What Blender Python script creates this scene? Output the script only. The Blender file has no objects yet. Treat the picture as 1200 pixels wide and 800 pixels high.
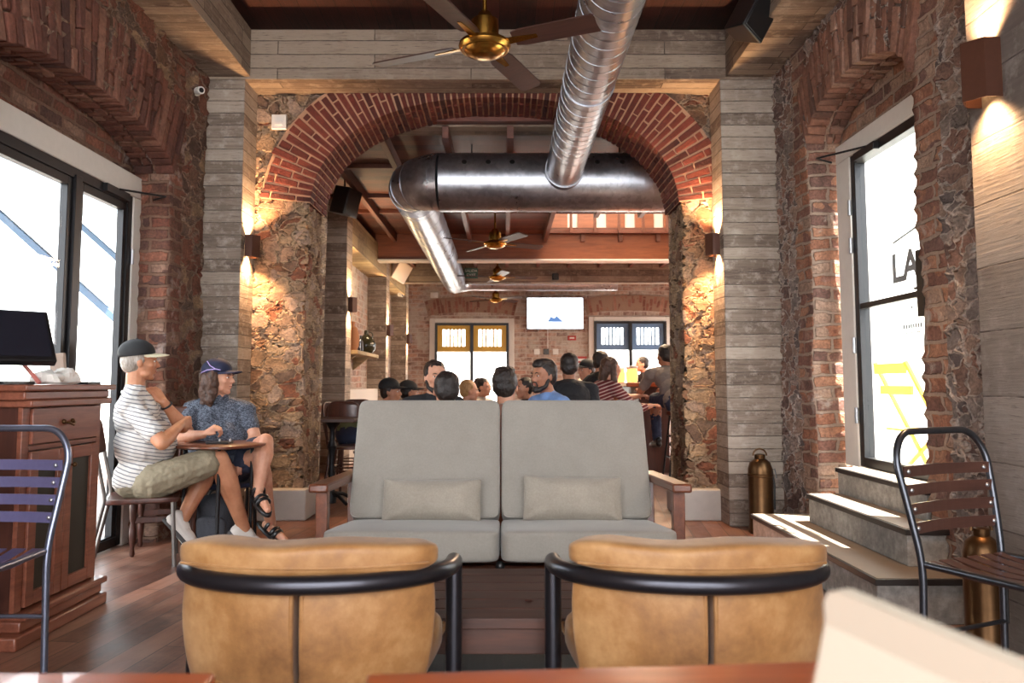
import bpy, bmesh, math, random
from mathutils import Vector, Matrix, Euler, noise
R = math.radians
random.seed(7)
COL = bpy.context.scene.collection
F, PITCH, CH = 926.0, R(4.5), 1.05

# ---------------------------------------------------------------- camera
sc = bpy.context.scene
cam_d = bpy.data.cameras.new('camera'); cam = bpy.data.objects.new('camera', cam_d); COL.objects.link(cam)
cam.location = (0, 0, CH); cam.rotation_euler = (R(90) + PITCH, 0, 0)
cam_d.sensor_width = 36; cam_d.lens = F * 36 / 1200
cam_d.shift_x = 10 / 1200; cam_d.shift_y = -(400 - (450 - F * math.tan(PITCH))) / 1200
cam_d.clip_start = .05; cam_d.clip_end = 200
cam_d.dof.use_dof = True; cam_d.dof.focus_distance = 4.2; cam_d.dof.aperture_fstop = 4.6
sc.camera = cam
CX, CY = 590.0, 450 - F * math.tan(PITCH)

def P(px, py, y):
    """point on the photo's ray at depth y (metres in front of the camera)"""
    a = (px - CX) / F; b = (CY - py) / F
    d = Vector((a, math.cos(PITCH) - b * math.sin(PITCH), math.sin(PITCH) + b * math.cos(PITCH)))
    t = y / d.y
    return Vector((d.x * t, y, CH + d.z * t))

# ---------------------------------------------------------------- node helpers
TMP = bpy.data.scenes.new('workshop')
def evaluated_mesh(o):
    TMP.collection.objects.link(o); vl = TMP.view_layers[0]; vl.update(); dg = vl.depsgraph; dg.update()
    me = bpy.data.meshes.new_from_object(o.evaluated_get(dg)); bpy.data.objects.remove(o); return me
def srgb(r, g, b):
    f = lambda c: (c / 255 / 12.92) if c / 255 <= .04045 else ((c / 255 + .055) / 1.055) ** 2.4
    return (f(r), f(g), f(b), 1)
class NT:
    def __init__(s, name):
        s.m = bpy.data.materials.new(name); s.m.use_nodes = True
        s.t = s.m.node_tree; s.t.nodes.clear()
        s.out = s.n('ShaderNodeOutputMaterial'); s.b = s.n('ShaderNodeBsdfPrincipled')
        s.l(s.b.outputs[0], s.out.inputs[0])
    def n(s, k, **kw):
        x = s.t.nodes.new(k)
        for a, v in kw.items(): setattr(x, a, v)
        return x
    def l(s, a, b): s.t.links.new(a, b)
    def put(s, sock, v):
        if hasattr(v, 'is_output') or isinstance(v, bpy.types.NodeSocket): s.l(v, sock)
        else: sock.default_value = v
    def coord(s, kind='Object', scale=(1, 1, 1), rot=(0, 0, 0), loc=(0, 0, 0)):
        c = s.n('ShaderNodeTexCoord'); m = s.n('ShaderNodeMapping')
        m.inputs['Scale'].default_value = scale; m.inputs['Rotation'].default_value = rot; m.inputs['Location'].default_value = loc
        s.l(c.outputs[kind], m.inputs[0]); return m.outputs[0]
    def noise(s, vec, scale, detail=4, rough=.55, dist=0):
        x = s.n('ShaderNodeTexNoise'); s.l(vec, x.inputs['Vector'])
        x.inputs['Scale'].default_value = scale; x.inputs['Detail'].default_value = detail
        x.inputs['Roughness'].default_value = rough; x.inputs['Distortion'].default_value = dist
        return x
    def math(s, op, a, b=0.0, c=0.0):
        x = s.n('ShaderNodeMath', operation=op)
        s.put(x.inputs[0], a); s.put(x.inputs[1], b); s.put(x.inputs[2], c); return x.outputs[0]
    def vmath(s, op, a, b):
        x = s.n('ShaderNodeVectorMath', operation=op); s.put(x.inputs[0], a)
        if op == 'SCALE': s.put(x.inputs['Scale'], b)
        else: s.put(x.inputs[1], b)
        return x.outputs[0]
    def mix(s, f, a, b, mode='MIX'):
        x = s.n('ShaderNodeMix', data_type='RGBA', blend_type=mode)
        s.put(x.inputs[0], f); s.put(x.inputs[6], a); s.put(x.inputs[7], b); return x.outputs[2]
    def ramp(s, f, stops, interp='LINEAR'):
        x = s.n('ShaderNodeValToRGB'); s.l(f, x.inputs[0]); r = x.color_ramp; r.interpolation = interp
        while len(r.elements) > 1: r.elements.remove(r.elements[-1])
        r.elements[0].position = stops[0][0]; r.elements[0].color = stops[0][1]
        for p, c in stops[1:]:
            e = r.elements.new(p); e.color = c
        return x.outputs[0]
    def rng(s, v, a, b, c, d):
        x = s.n('ShaderNodeMapRange'); s.put(x.inputs[0], v)
        for i, q in zip((1, 2, 3, 4), (a, b, c, d)): x.inputs[i].default_value = q
        return x.outputs[0]
    def bump(s, h, st=.3, dist=.01):
        x = s.n('ShaderNodeBump'); x.inputs['Strength'].default_value = st; x.inputs['Distance'].default_value = dist
        s.l(h, x.inputs['Height']); s.l(x.outputs[0], s.b.inputs['Normal'])
    def disp(s, h, scale, mid=1.0):
        x = s.n('ShaderNodeDisplacement'); x.inputs['Scale'].default_value = scale; x.inputs['Midlevel'].default_value = mid
        s.l(h, x.inputs['Height']); s.l(x.outputs[0], s.out.inputs['Displacement']); s.m.displacement_method = 'BOTH'
    def fin(s, col=None, rough=None, metal=None):
        if col is not None: s.put(s.b.inputs['Base Color'], col)
        if rough is not None: s.put(s.b.inputs['Roughness'], rough)
        if metal is not None: s.put(s.b.inputs['Metallic'], metal)
        return s.m
def g(v): return (v, v, v, 1)

def plain(name, col, rough=.5, metal=0, bump=0, bscale=60, vary=.0, **kw):
    """simple material, still with a little surface variation"""
    t = NT(name); v = t.coord('Object')
    n = t.noise(v, bscale, 3)
    c = t.mix(n.outputs[0], tuple(x * (1 - vary) for x in col[:3]) + (1,), tuple(min(1, x * (1 + vary)) for x in col[:3]) + (1,)) if vary else col
    if bump: t.bump(n.outputs[0], bump, .004)
    for k, q in kw.items(): t.b.inputs[k].default_value = q
    return t.fin(c, rough, metal)

def wood(name, c1, c2, rough=.4, axis=0, scale=1.0, coat=0):
    t = NT(name); s = [14 * scale] * 3; s[axis] = 1.2 * scale
    v = t.coord('Object', tuple(s)); n = t.noise(v, 2.2, 6, .6, .6); n2 = t.noise(v, 9, 4, .6)
    f = t.math('ADD', t.math('MULTIPLY', n.outputs[0], .75), t.math('MULTIPLY', n2.outputs[0], .25))
    t.bump(n2.outputs[0], .15, .002)
    t.b.inputs['Coat Weight'].default_value = coat
    return t.fin(t.ramp(f, [(.3, c1), (.7, c2)]), rough)

# stone rubble; coordinates = object metres
def rubble(name, cols, mortar, scale=5.0, dsp=.035, sat=1.0, seed=0.0):
    t = NT(name); v = t.coord('Object', (1, 1, 1.35), loc=(seed, seed, seed))
    w = t.noise(v, 4.0, 3, .5); w2 = t.noise(v, 14, 2)
    off = t.vmath('SCALE', t.vmath('SUBTRACT', w.outputs['Color'], (.5, .5, .5)), .28)
    off2 = t.vmath('SCALE', t.vmath('SUBTRACT', w2.outputs['Color'], (.5, .5, .5)), .06)
    vv = t.vmath('ADD', t.vmath('ADD', v, off), off2)
    a = t.n('ShaderNodeTexVoronoi'); t.l(vv, a.inputs['Vector']); a.inputs['Scale'].default_value = scale
    e = t.n('ShaderNodeTexVoronoi', feature='DISTANCE_TO_EDGE'); t.l(vv, e.inputs['Vector']); e.inputs['Scale'].default_value = scale
    sep = t.n('ShaderNodeSeparateColor'); t.l(a.outputs['Color'], sep.inputs[0])
    k = len(cols)
    base = t.ramp(sep.outputs[0], [((i + .0) / k, c) for i, c in enumerate(cols)], 'CONSTANT')
    n1 = t.noise(v, 9, 6, .65); n2 = t.noise(v, 55, 4, .6)
    shade = t.rng(n1.outputs[0], .25, .75, .42, 1.55); sh2 = t.rng(n2.outputs[0], .3, .7, .62, 1.38)
    bs = t.vmath('SCALE', base, t.math('MULTIPLY', shade, sh2))
    big = t.noise(v, 1.1, 3, .6)
    mo = t.vmath('SCALE', mortar, t.math('MULTIPLY', sh2, t.rng(n1.outputs[0], .3, .7, .8, 1.15)))
    # mortar smears over the stones in places
    th = t.math('ADD', t.rng(big.outputs[0], .35, .7, .02, .11), t.math('MULTIPLY', n1.outputs[0], .06))
    f = t.n('ShaderNodeMapRange', interpolation_type='SMOOTHSTEP'); t.l(e.outputs[0], f.inputs[0]); t.l(th, f.inputs[2])
    t.l(t.math('MULTIPLY', th, .45), f.inputs[1])
    face = f.outputs[0]
    col = t.mix(face, mo, bs)
    h = t.math('ADD', t.math('MULTIPLY', face, .6), t.math('MULTIPLY', n1.outputs[0], .4))
    h2 = t.math('ADD', h, t.math('MULTIPLY', n2.outputs[0], .12))
    h3 = t.math('ADD', h2, t.math('MULTIPLY', t.math('MULTIPLY', sep.outputs[1], face), .25))
    t.disp(h3, dsp, 1.25)
    return t.fin(col, .9)

def bricks(name, cols, mortar, bw=.24, bh=.072, mort=.012, dsp=.02, whitewash=None, ww=(.5, .62), useuv=True, bumponly=False, seed=0):
    t = NT(name); v = t.coord('UV', loc=(seed, seed * .7, 0)); o = t.coord('Object')
    w = t.noise(v, 5.0, 3); off = t.vmath('SCALE', t.vmath('SUBTRACT', w.outputs['Color'], (.5, .5, .5)), .05)
    w3 = t.noise(v, 22, 2); off3 = t.vmath('SCALE', t.vmath('SUBTRACT', w3.outputs['Color'], (.5, .5, .5)), .016)
    vv = t.vmath('ADD', t.vmath('ADD', v, off), off3)
    b = t.n('ShaderNodeTexBrick'); t.l(vv, b.inputs['Vector'])
    for k, q in (('Color1', g(0)), ('Color2', g(1)), ('Mortar', g(.5)), ('Scale', 1.0), ('Mortar Size', mort), ('Mortar Smooth', .35), ('Bias', 0), ('Brick Width', bw), ('Row Height', bh)):
        b.inputs[k].default_value = q
    sep = t.n('ShaderNodeSeparateColor'); t.l(b.outputs['Color'], sep.inputs[0])
    k = len(cols)
    big = t.noise(v, 1.3, 4, .6)
    sel = t.math('FRACT', t.math('ADD', sep.outputs[0], t.math('MULTIPLY', big.outputs[0], .9)))
    base = t.ramp(sel, [(i / k, c) for i, c in enumerate(cols)], 'CONSTANT' if k > 3 else 'LINEAR')
    n1 = t.noise(o, 9, 5, .65); n2 = t.noise(o, 60, 4, .6)
    shade = t.math('MULTIPLY', t.rng(n1.outputs[0], .25, .75, .5, 1.5), t.rng(n2.outputs[0], .3, .7, .65, 1.38))
    bs = t.vmath('SCALE', base, shade)
    f = t.math('SUBTRACT', 1.0, b.outputs['Fac'])
    ero = t.rng(n1.outputs[0], .55, .75, 1, .3)
    f = t.math('MULTIPLY', f, ero)
    mo = t.vmath('SCALE', mortar, t.rng(n2.outputs[0], .3, .7, .85, 1.12))
    col = t.mix(f, mo, bs)
    if whitewash:
        wf = t.rng(t.math('ADD', t.math('MULTIPLY', big.outputs[0], .6), t.math('MULTIPLY', n1.outputs[0], .4)), ww[0], ww[1], 0, 1)
        col = t.mix(wf, col, whitewash)
    h = t.math('ADD', t.math('MULTIPLY', f, .6), t.math('ADD', t.math('MULTIPLY', n1.outputs[0], .35), t.math('MULTIPLY', n2.outputs[0], .1)))
    if bumponly: t.bump(h, .8, dsp)
    else: t.disp(h, dsp, 1.0)
    return t.fin(col, .9)

def boards(name, c_lo, c_hi, dark, bh=.13, bw=1.3, vert=False, rough=.8, seed=0, worn=None, seam=.6, grain=.42):
    """board-marked concrete / weathered boards, boards run along U"""
    t = NT(name); v = t.coord('UV', loc=(seed, seed * .31, 0), rot=(0, 0, R(90) if vert else 0)); 
    w = t.noise(v, 2.5, 2); vv = t.vmath('ADD', v, t.vmath('SCALE', t.vmath('SUBTRACT', w.outputs['Color'], (.5, .5, .5)), .012))
    b = t.n('ShaderNodeTexBrick'); t.l(vv, b.inputs['Vector'])
    for k, q in (('Color1', g(0)), ('Color2', g(1)), ('Mortar', g(.5)), ('Scale', 1.0), ('Mortar Size', .004), ('Mortar Smooth', .3), ('Brick Width', bw), ('Row Height', bh)):
        b.inputs[k].default_value = q
    sep = t.n('ShaderNodeSeparateColor'); t.l(b.outputs['Color'], sep.inputs[0])
    gv = t.vmath('MULTIPLY', vv, (1.4, 26, 1)); gr = t.noise(gv, 2.0, 7, .62, .5)
    gv2 = t.vmath('MULTIPLY', vv, (5, 60, 1)); gr2 = t.noise(gv2, 2.0, 5, .6)
    big = t.noise(v, 1.6, 4, .6)
    f = t.math('ADD', t.math('ADD', t.math('MULTIPLY', sep.outputs[0], .26), t.math('MULTIPLY', gr.outputs[0], grain)), t.math('MULTIPLY', big.outputs[0], .74 - grain))
    col = t.ramp(f, [(.30, dark), (.43, c_lo), (.62, c_hi)])
    sp = t.rng(gr2.outputs[0], .57, .70, 0, .85)
    col = t.mix(sp, col, dark)
    mott = t.noise(v, 11, 5, .7); col = t.mix(t.rng(mott.outputs[0], .50, .68, 0, .7), col, worn or c_hi)
    col = t.mix(t.math('MULTIPLY', b.outputs['Fac'], t.rng(mott.outputs[0], .35, .6, .25, 1)), col, tuple(x * seam for x in dark[:3]) + (1,))
    h = t.math('SUBTRACT', t.math('ADD', t.math('MULTIPLY', gr.outputs[0], .5), t.math('ADD', t.math('MULTIPLY', sep.outputs[0], .3), t.math('MULTIPLY', gr2.outputs[0], .2))), t.math('MULTIPLY', b.outputs['Fac'], .7))
    t.bump(h, .7, .008)
    return t.fin(col, rough)

# ---------------------------------------------------------------- mesh builder
class MB:
    def __init__(s): s.v = []; s.f = []; s.c = []
    def add(s, vs, fs, col=None):
        o = len(s.v); s.v += [Vector(v) for v in vs]
        for q in fs: s.f.append(tuple(i + o for i in q)); s.c.append(col)
        return s
    def box(s, lo, hi, M=None, col=None):
        (a, b, c), (d, e, f) = lo, hi
        vs = [Vector(p) for p in ((a, b, c), (d, b, c), (d, e, c), (a, e, c), (a, b, f), (d, b, f), (d, e, f), (a, e, f))]
        if M: vs = [M @ p for p in vs]
        return s.add(vs, [(0, 3, 2, 1), (4, 5, 6, 7), (0, 1, 5, 4), (1, 2, 6, 5), (2, 3, 7, 6), (3, 0, 4, 7)], col)
    def bar(s, p, q, w, h, up=(0, 0, 1)):
        p, q = Vector(p), Vector(q); d = (q - p).normalized(); u = Vector(up)
        x = d.cross(u).normalized(); u = x.cross(d).normalized()
        vs = [a + x * i * w / 2 + u * j * h / 2 for a in (p, q) for i, j in ((-1, -1), (1, -1), (1, 1), (-1, 1))]
        return s.add(vs, [(0, 1, 2, 3), (7, 6, 5, 4), (0, 4, 5, 1), (1, 5, 6, 2), (2, 6, 7, 3), (3, 7, 4, 0)])
    def tube(s, path, r, n=12, closed=False, caps=True):
        path = [Vector(p) for p in path]; N = len(path); rs = r if isinstance(r, (list, tuple)) else [r] * N
        T = []
        for i in range(N):
            a = path[(i - 1) % N] if (i > 0 or closed) else path[i]; b = path[(i + 1) % N] if (i < N - 1 or closed) else path[i]
            T.append((b - a).normalized())
        ref = Vector((0, 0, 1)) if abs(T[0].z) < .9 else Vector((1, 0, 0))
        x = T[0].cross(ref).normalized(); rings = []; o = len(s.v)
        for i in range(N):
            if i: 
                ax = T[i - 1].cross(T[i])
                if ax.length > 1e-7: x = Matrix.Rotation(T[i - 1].angle(T[i]), 3, ax.normalized()) @ x
            x = (x - T[i] * x.dot(T[i])).normalized(); y = T[i].cross(x)
            for k in range(n):
                a = 2 * math.pi * k / n; s.v.append(path[i] + (x * math.cos(a) + y * math.sin(a)) * rs[i])
        for i in range(N if closed else N - 1):
            j = (i + 1) % N
            for k in range(n):
                l = (k + 1) % n; s.f.append((o + i * n + k, o + i * n + l, o + j * n + l, o + j * n + k)); s.c.append(None)
        if caps and not closed:
            s.f.append(tuple(o + k for k in range(n))[::-1]); s.f.append(tuple(o + (N - 1) * n + k for k in range(n))); s.c += [None, None]
        return s
    def cyl(s, p, q, r, r2=None, n=20): return s.tube([p, q], [r, r if r2 is None else r2], n)
    def lathe(s, prof, c=(0, 0, 0), n=24, M=None):
        """prof: list of (r, z)"""
        o = len(s.v); c = Vector(c)
        for r, z in prof:
            for k in range(n):
                a = 2 * math.pi * k / n; p = Vector((r * math.cos(a), r * math.sin(a), z))
                s.v.append(c + (M @ p if M else p))
        for i in range(len(prof) - 1):
            for k in range(n):
                l = (k + 1) % n; s.f.append((o + i * n + k, o + i * n + l, o + (i + 1) * n + l, o + (i + 1) * n + k)); s.c.append(None)
        s.f.append(tuple(o + k for k in range(n))[::-1]); s.f.append(tuple(o + (len(prof) - 1) * n + k for k in range(n))); s.c += [None, None]
        return s
    def prism(s, poly, ext):
        """poly: 3D points of a planar polygon, ext: extrusion vector"""
        poly = [Vector(p) for p in poly]; n = len(poly); e = Vector(ext)
        return s.add(poly + [p + e for p in poly], [tuple(range(n))[::-1], tuple(range(n, 2 * n))] + [(i, (i + 1) % n, (i + 1) % n + n, i + n) for i in range(n)])
    def ball(s, c, r, n=16, m=10, M=None):
        r = (r, r, r) if not isinstance(r, (tuple, list)) else r; c = Vector(c); o = len(s.v)
        vs = [Vector((0, 0, -1))] + [Vector((math.cos(2 * math.pi * k / n) * math.sin(math.pi * i / m), math.sin(2 * math.pi * k / n) * math.sin(math.pi * i / m), -math.cos(math.pi * i / m))) for i in range(1, m) for k in range(n)] + [Vector((0, 0, 1))]
        vs = [Vector((v.x * r[0], v.y * r[1], v.z * r[2])) for v in vs]
        vs = [c + (M @ v if M else v) for v in vs]
        fs = [(0, 1 + (k + 1) % n, 1 + k) for k in range(n)]
        for i in range(m - 2):
            for k in range(n):
                l = (k + 1) % n; fs.append((1 + i * n + k, 1 + i * n + l, 1 + (i + 1) * n + l, 1 + (i + 1) * n + k))
        L = len(vs) - 1; fs += [(L, 1 + (m - 2) * n + k, 1 + (m - 2) * n + (k + 1) % n) for k in range(n)]
        return s.add(vs, fs)
    def cushion(s, size, c=(0, 0, 0), p=8, n=14, puff=.0, M=None, fn=None):
        """soft box: superellipsoid with bulging faces"""
        w, d, h = [q / 2 for q in size]; c = Vector(c); idx = {}; o = len(s.v)
        def vert(u, v, t):
            key = (round(u, 5), round(v, 5), round(t, 5))
            if key in idx: return idx[key]
            k = (abs(u) ** p + abs(v) ** p + abs(t) ** p) ** (1 / p)
            a, b, e = u / k, v / k, t / k
            q = Vector((a * w * (1 + 0 * puff), b * d, e * h))
            q.z += math.copysign(1, e) * puff * (1 - a * a) * (1 - b * b) * (abs(e) ** 2)
            q.x += math.copysign(1, a) * puff * .5 * (1 - e * e) * (1 - b * b) * (abs(a) ** 6)
            if fn: q = fn(q)
            q = c + (M @ q if M else q)
            s.v.append(q); idx[key] = len(s.v) - 1; return idx[key]
        def cosp(i): return -math.cos(math.pi * i / n) * .5 + (2 * i / n - 1) * .5
        L = [cosp(i) for i in range(n + 1)]
        for ax in range(3):
            for sg in (-1, 1):
                for i in range(n):
                    for j in range(n):
                        q = []
                        for (x, y) in ((L[i], L[j]), (L[i + 1], L[j]), (L[i + 1], L[j + 1]), (L[i], L[j + 1])):
                            t = [x, y]; t.insert(ax, sg); q.append(vert(*t))
                        flip = (sg > 0) != (ax == 1)
                        s.f.append(tuple(q) if flip else tuple(q[::-1])); s.c.append(None)
        return s
    def mesh(s, name, angle=38):
        me = bpy.data.meshes.new(name); me.from_pydata([tuple(v) for v in s.v], [], s.f); me.update()
        uv = me.uv_layers.new(name='uv').data
        for p in me.polygons:
            n = p.normal; ax = max(range(3), key=lambda i: abs(n[i]))
            for li in p.loop_indices:
                co = me.vertices[me.loops[li].vertex_index].co
                uv[li].uv = ((co.y, co.z), (co.x, co.z), (co.x, co.y))[ax]
        if any(c is not None for c in s.c):
            ca = me.color_attributes.new('tint', 'FLOAT_COLOR', 'CORNER')
            for p in me.polygons:
                c = s.c[p.index] or (.5, .5, .5)
                for li in p.loop_indices: ca.data[li].color = (*c, 1)
        me.polygons.foreach_set('use_smooth', [True] * len(me.polygons))
        me.set_sharp_from_angle(angle=R(angle))
        return me
    def build(s, name, m, parent=None, bevel=0, seg=2, angle=38, fixn=False):
        me = s.mesh(name, angle)
        if fixn:
            b = bmesh.new(); b.from_mesh(me); bmesh.ops.recalc_face_normals(b, faces=b.faces); b.to_mesh(me); b.free()
        return link(name, me, m, parent, bevel, seg)
def link(name, me, m, parent=None, bevel=0, seg=2):
    o = bpy.data.objects.new(name, me); COL.objects.link(o)
    if m: me.materials.append(m)
    if parent: o.parent = parent
    if bevel:
        b = o.modifiers.new('bevel', 'BEVEL'); b.width = bevel; b.segments = seg; b.limit_method = 'ANGLE'; b.angle_limit = R(40); b.harden_normals = False
    return o
def tag(o, label=None, cat=None, group=None, kind=None):
    if label: o['label'] = label
    if cat: o['category'] = cat
    if group: o['group'] = group
    if kind: o['kind'] = kind
    return o
def thing(name, label, cat, loc=(0, 0, 0), rz=0, group=None):
    o = bpy.data.objects.new(name, None); COL.objects.link(o); o.empty_display_size = .1
    o.location = loc; o.rotation_euler = (0, 0, rz); return tag(o, label, cat, group)
def struct(o): o['kind'] = 'structure'; return o
def copy_tree(o, parent=None):
    c = o.copy(); COL.objects.link(c)
    if parent: c.parent = parent; c.matrix_parent_inverse = o.matrix_parent_inverse
    for ch in [x for x in bpy.data.objects if x.parent == o and x is not c]: copy_tree(ch, c)
    return c
def adopt(o, root):
    o.parent = root; o.matrix_parent_inverse = (Matrix.Translation(root.location) @ root.rotation_euler.to_matrix().to_4x4()).inverted(); return o
def arcpts(c, r, a0, a1, n, u=(1, 0, 0), v=(0, 0, 1)):
    c, u, v = Vector(c), Vector(u), Vector(v)
    return [c + (u * math.cos(R(a0 + (a1 - a0) * i / n)) + v * math.sin(R(a0 + (a1 - a0) * i / n))) * r for i in range(n + 1)]
def fillet(pts, r, n=6):
    """rounds the corners of a polyline"""
    pts = [Vector(p) for p in pts]; out = [pts[0]]
    for i in range(1, len(pts) - 1):
        a, b, c = pts[i - 1], pts[i], pts[i + 1]; u, v = (a - b), (c - b); rr = min(r, u.length * .49, v.length * .49)
        p, q = b + u.normalized() * rr, b + v.normalized() * rr
        for k in range(n + 1):
            t = k / n; out.append(p * (1 - t) ** 2 + b * 2 * t * (1 - t) + q * t * t)
    return out + [pts[-1]]
def text(name, body, size, m, M, parent=None, extrude=.001, sx=1, bold=0):
    cu = bpy.data.curves.new(name, 'FONT'); cu.body = body; cu.size = size; cu.extrude = extrude; cu.offset = bold; cu.align_x = 'CENTER'; cu.align_y = 'CENTER'
    me = evaluated_mesh(bpy.data.objects.new('tmp', cu))
    me.transform(M @ Matrix.Diagonal((sx, 1, 1, 1))); me.materials.clear()
    return link(name, me, m, parent)
# ================================================================ materials of the room
M = {}
M['rub_arch'] = rubble('rubble_warm', [srgb(138, 110, 84), srgb(156, 130, 102), srgb(118, 86, 64), srgb(144, 116, 94), srgb(128, 104, 86), srgb(108, 84, 68), srgb(150, 126, 108), srgb(128, 80, 58)], srgb(160, 134, 108)[:3], 7.2, .045)
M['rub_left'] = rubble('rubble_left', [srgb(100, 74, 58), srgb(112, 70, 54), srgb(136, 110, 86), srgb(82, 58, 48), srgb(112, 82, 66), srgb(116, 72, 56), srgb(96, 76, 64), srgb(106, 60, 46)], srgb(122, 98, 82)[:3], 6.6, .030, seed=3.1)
M['rub_right'] = rubble('rubble_right', [srgb(138, 120, 110), srgb(124, 96, 84), srgb(118, 106, 100), srgb(140, 116, 102), srgb(108, 84, 76), srgb(132, 118, 110), srgb(98, 86, 82), srgb(136, 102, 88)], srgb(164, 150, 140)[:3], 8.2, .026, seed=7.7)
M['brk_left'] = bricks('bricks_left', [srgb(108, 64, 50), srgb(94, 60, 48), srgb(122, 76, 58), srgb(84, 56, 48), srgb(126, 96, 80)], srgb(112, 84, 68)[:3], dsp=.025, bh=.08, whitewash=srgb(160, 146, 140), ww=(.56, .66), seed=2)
M['brk_right'] = bricks('bricks_right', [srgb(140, 94, 72), srgb(122, 84, 70), srgb(152, 108, 84), srgb(110, 80, 70), srgb(150, 122, 104)], srgb(148, 126, 110)[:3], dsp=.025, bh=.085, whitewash=srgb(176, 166, 156), ww=(.58, .68), seed=5)
M['brk_back'] = bricks('bricks_back', [srgb(172, 128, 110), srgb(154, 118, 104), srgb(184, 146, 126), srgb(168, 144, 130), srgb(140, 108, 96)], srgb(190, 172, 158)[:3], bw=.26, bh=.09, dsp=.02, bumponly=True, whitewash=srgb(186, 176, 164), ww=(.46, .62), seed=9)
M['board'] = boards('board_marked_concrete', srgb(132, 117, 104), srgb(172, 158, 143), srgb(88, 73, 62), bh=.095, bw=40, worn=srgb(184, 172, 160), grain=.34, seam=.5)
M['board_r'] = boards('smooth_board_concrete', srgb(118, 108, 100), srgb(144, 134, 126), srgb(92, 80, 74), bh=.26, bw=40, seed=6, worn=srgb(142, 134, 128), grain=.14)
M['board_b'] = boards('board_marked_beam', srgb(116, 98, 84), srgb(156, 138, 120), srgb(72, 57, 48), bh=.11, bw=1.5, seed=4, worn=srgb(160, 144, 128), grain=.36, seam=.5)
M['board_w'] = boards('board_warm', srgb(150, 130, 98), srgb(184, 162, 124), srgb(118, 96, 70), bh=.16, seed=8)
M['board_left'] = M['board']
M['plaster'] = plain('white_plaster', srgb(214, 208, 200), .8, bump=.3, bscale=25, vary=.06)
M['plaster_d'] = plain('grey_base_plaster', srgb(186, 178, 170), .85, bump=.5, bscale=18, vary=.10)
M['ceil'] = boards('ceiling_boards', srgb(56, 28, 22), srgb(80, 40, 30), srgb(36, 20, 16), bh=.14, bw=3.0, vert=True, rough=.55, seed=1)
M['ceil2'] = boards('ceiling_boards_back', srgb(78, 44, 34), srgb(112, 62, 46), srgb(50, 28, 22), bh=.16, bw=3.0, vert=False, rough=.5, seed=2)
M['joist'] = wood('joist_wood', srgb(84, 48, 36), srgb(116, 70, 54), .5, 1)
M['orange_beam'] = wood('orange_beam_wood', srgb(112, 60, 36), srgb(146, 84, 52), .4, 0)
M['black'] = plain('black_frame_metal', srgb(26, 24, 26), .4, .3)
M['mortar'] = plain('pink_mortar', srgb(184, 142, 112), .95, bump=.8, bscale=70, vary=.14)
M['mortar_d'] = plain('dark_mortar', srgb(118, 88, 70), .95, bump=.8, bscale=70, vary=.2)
M['mortar_r'] = plain('grey_mortar', srgb(146, 118, 100), .95, bump=.8, bscale=70, vary=.2)
def brickmat(name, a, b, c):
    t = NT(name); at = t.n('ShaderNodeVertexColor', layer_name='tint'); sep = t.n('ShaderNodeSeparateColor'); t.l(at.outputs[0], sep.inputs[0])
    v = t.coord('Object'); n = t.noise(v, 38, 5, .65); n0 = t.noise(v, 7, 3)
    col = t.ramp(sep.outputs[0], [(0, a), (.5, b), (1, c)])
    col = t.vmath('SCALE', col, t.math('MULTIPLY', t.rng(n.outputs[0], .3, .7, .72, 1.25), t.rng(n0.outputs[0], .3, .7, .75, 1.2)))
    t.bump(n.outputs[0], .9, .012); return t.fin(col, .85)
M['vous'] = brickmat('red_arch_brick', srgb(66, 28, 22), srgb(96, 38, 29), srgb(116, 54, 40))
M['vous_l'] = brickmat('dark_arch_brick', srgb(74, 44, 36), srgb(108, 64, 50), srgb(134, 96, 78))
M['vous_r'] = brickmat('brown_arch_brick', srgb(100, 70, 58), srgb(132, 90, 72), srgb(156, 124, 106))
# floor planks
def floor_mat():
    t = NT('plank_floor'); v = t.coord('Object', rot=(0, 0, R(90 + 7)))
    b = t.n('ShaderNodeTexBrick'); t.l(v, b.inputs['Vector'])
    for k, q in (('Color1', g(0)), ('Color2', g(1)), ('Mortar', g(.5)), ('Scale', 1.0), ('Mortar Size', .0022), ('Mortar Smooth', .2), ('Brick Width', 1.3), ('Row Height', .125)):
        b.inputs[k].default_value = q
    b.offset = .37
    sep = t.n('ShaderNodeSeparateColor'); t.l(b.outputs['Color'], sep.inputs[0])
    gr = t.noise(t.vmath('MULTIPLY', v, (1.2, 14, 1)), 2.4, 7, .6, .6); big = t.noise(v, 1.4, 4, .6); worn = t.noise(v, 3.5, 5, .7)
    f = t.math('ADD', t.math('ADD', t.math('MULTIPLY', sep.outputs[0], .34), t.math('MULTIPLY', gr.outputs[0], .4)), t.math('MULTIPLY', big.outputs[0], .26))
    col = t.ramp(f, [(.25, srgb(62, 38, 31)), (.5, srgb(108, 70, 56)), (.72, srgb(150, 104, 84))])
    col = t.mix(t.rng(worn.outputs[0], .48, .68, 0, .65), col, srgb(164, 128, 108))
    col = t.mix(b.outputs['Fac'], col, srgb(30, 18, 14))
    h = t.math('SUBTRACT', t.math('MULTIPLY', gr.outputs[0], .3), b.outputs['Fac']); t.bump(h, .35, .004)
    return t.fin(col, t.rng(worn.outputs[0], .3, .7, .28, .5))
M['floor'] = floor_mat()
t = NT('window_glass'); t.t.nodes.remove(t.b)
gl = t.n('ShaderNodeBsdfGlossy'); gl.inputs['Roughness'].default_value = .02; tr = t.n('ShaderNodeBsdfTransparent'); tr.inputs[0].default_value = (.94, .97, .98, 1)
lw = t.n('ShaderNodeLayerWeight'); lw.inputs[0].default_value = .3; mx = t.n('ShaderNodeMixShader')
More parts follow.
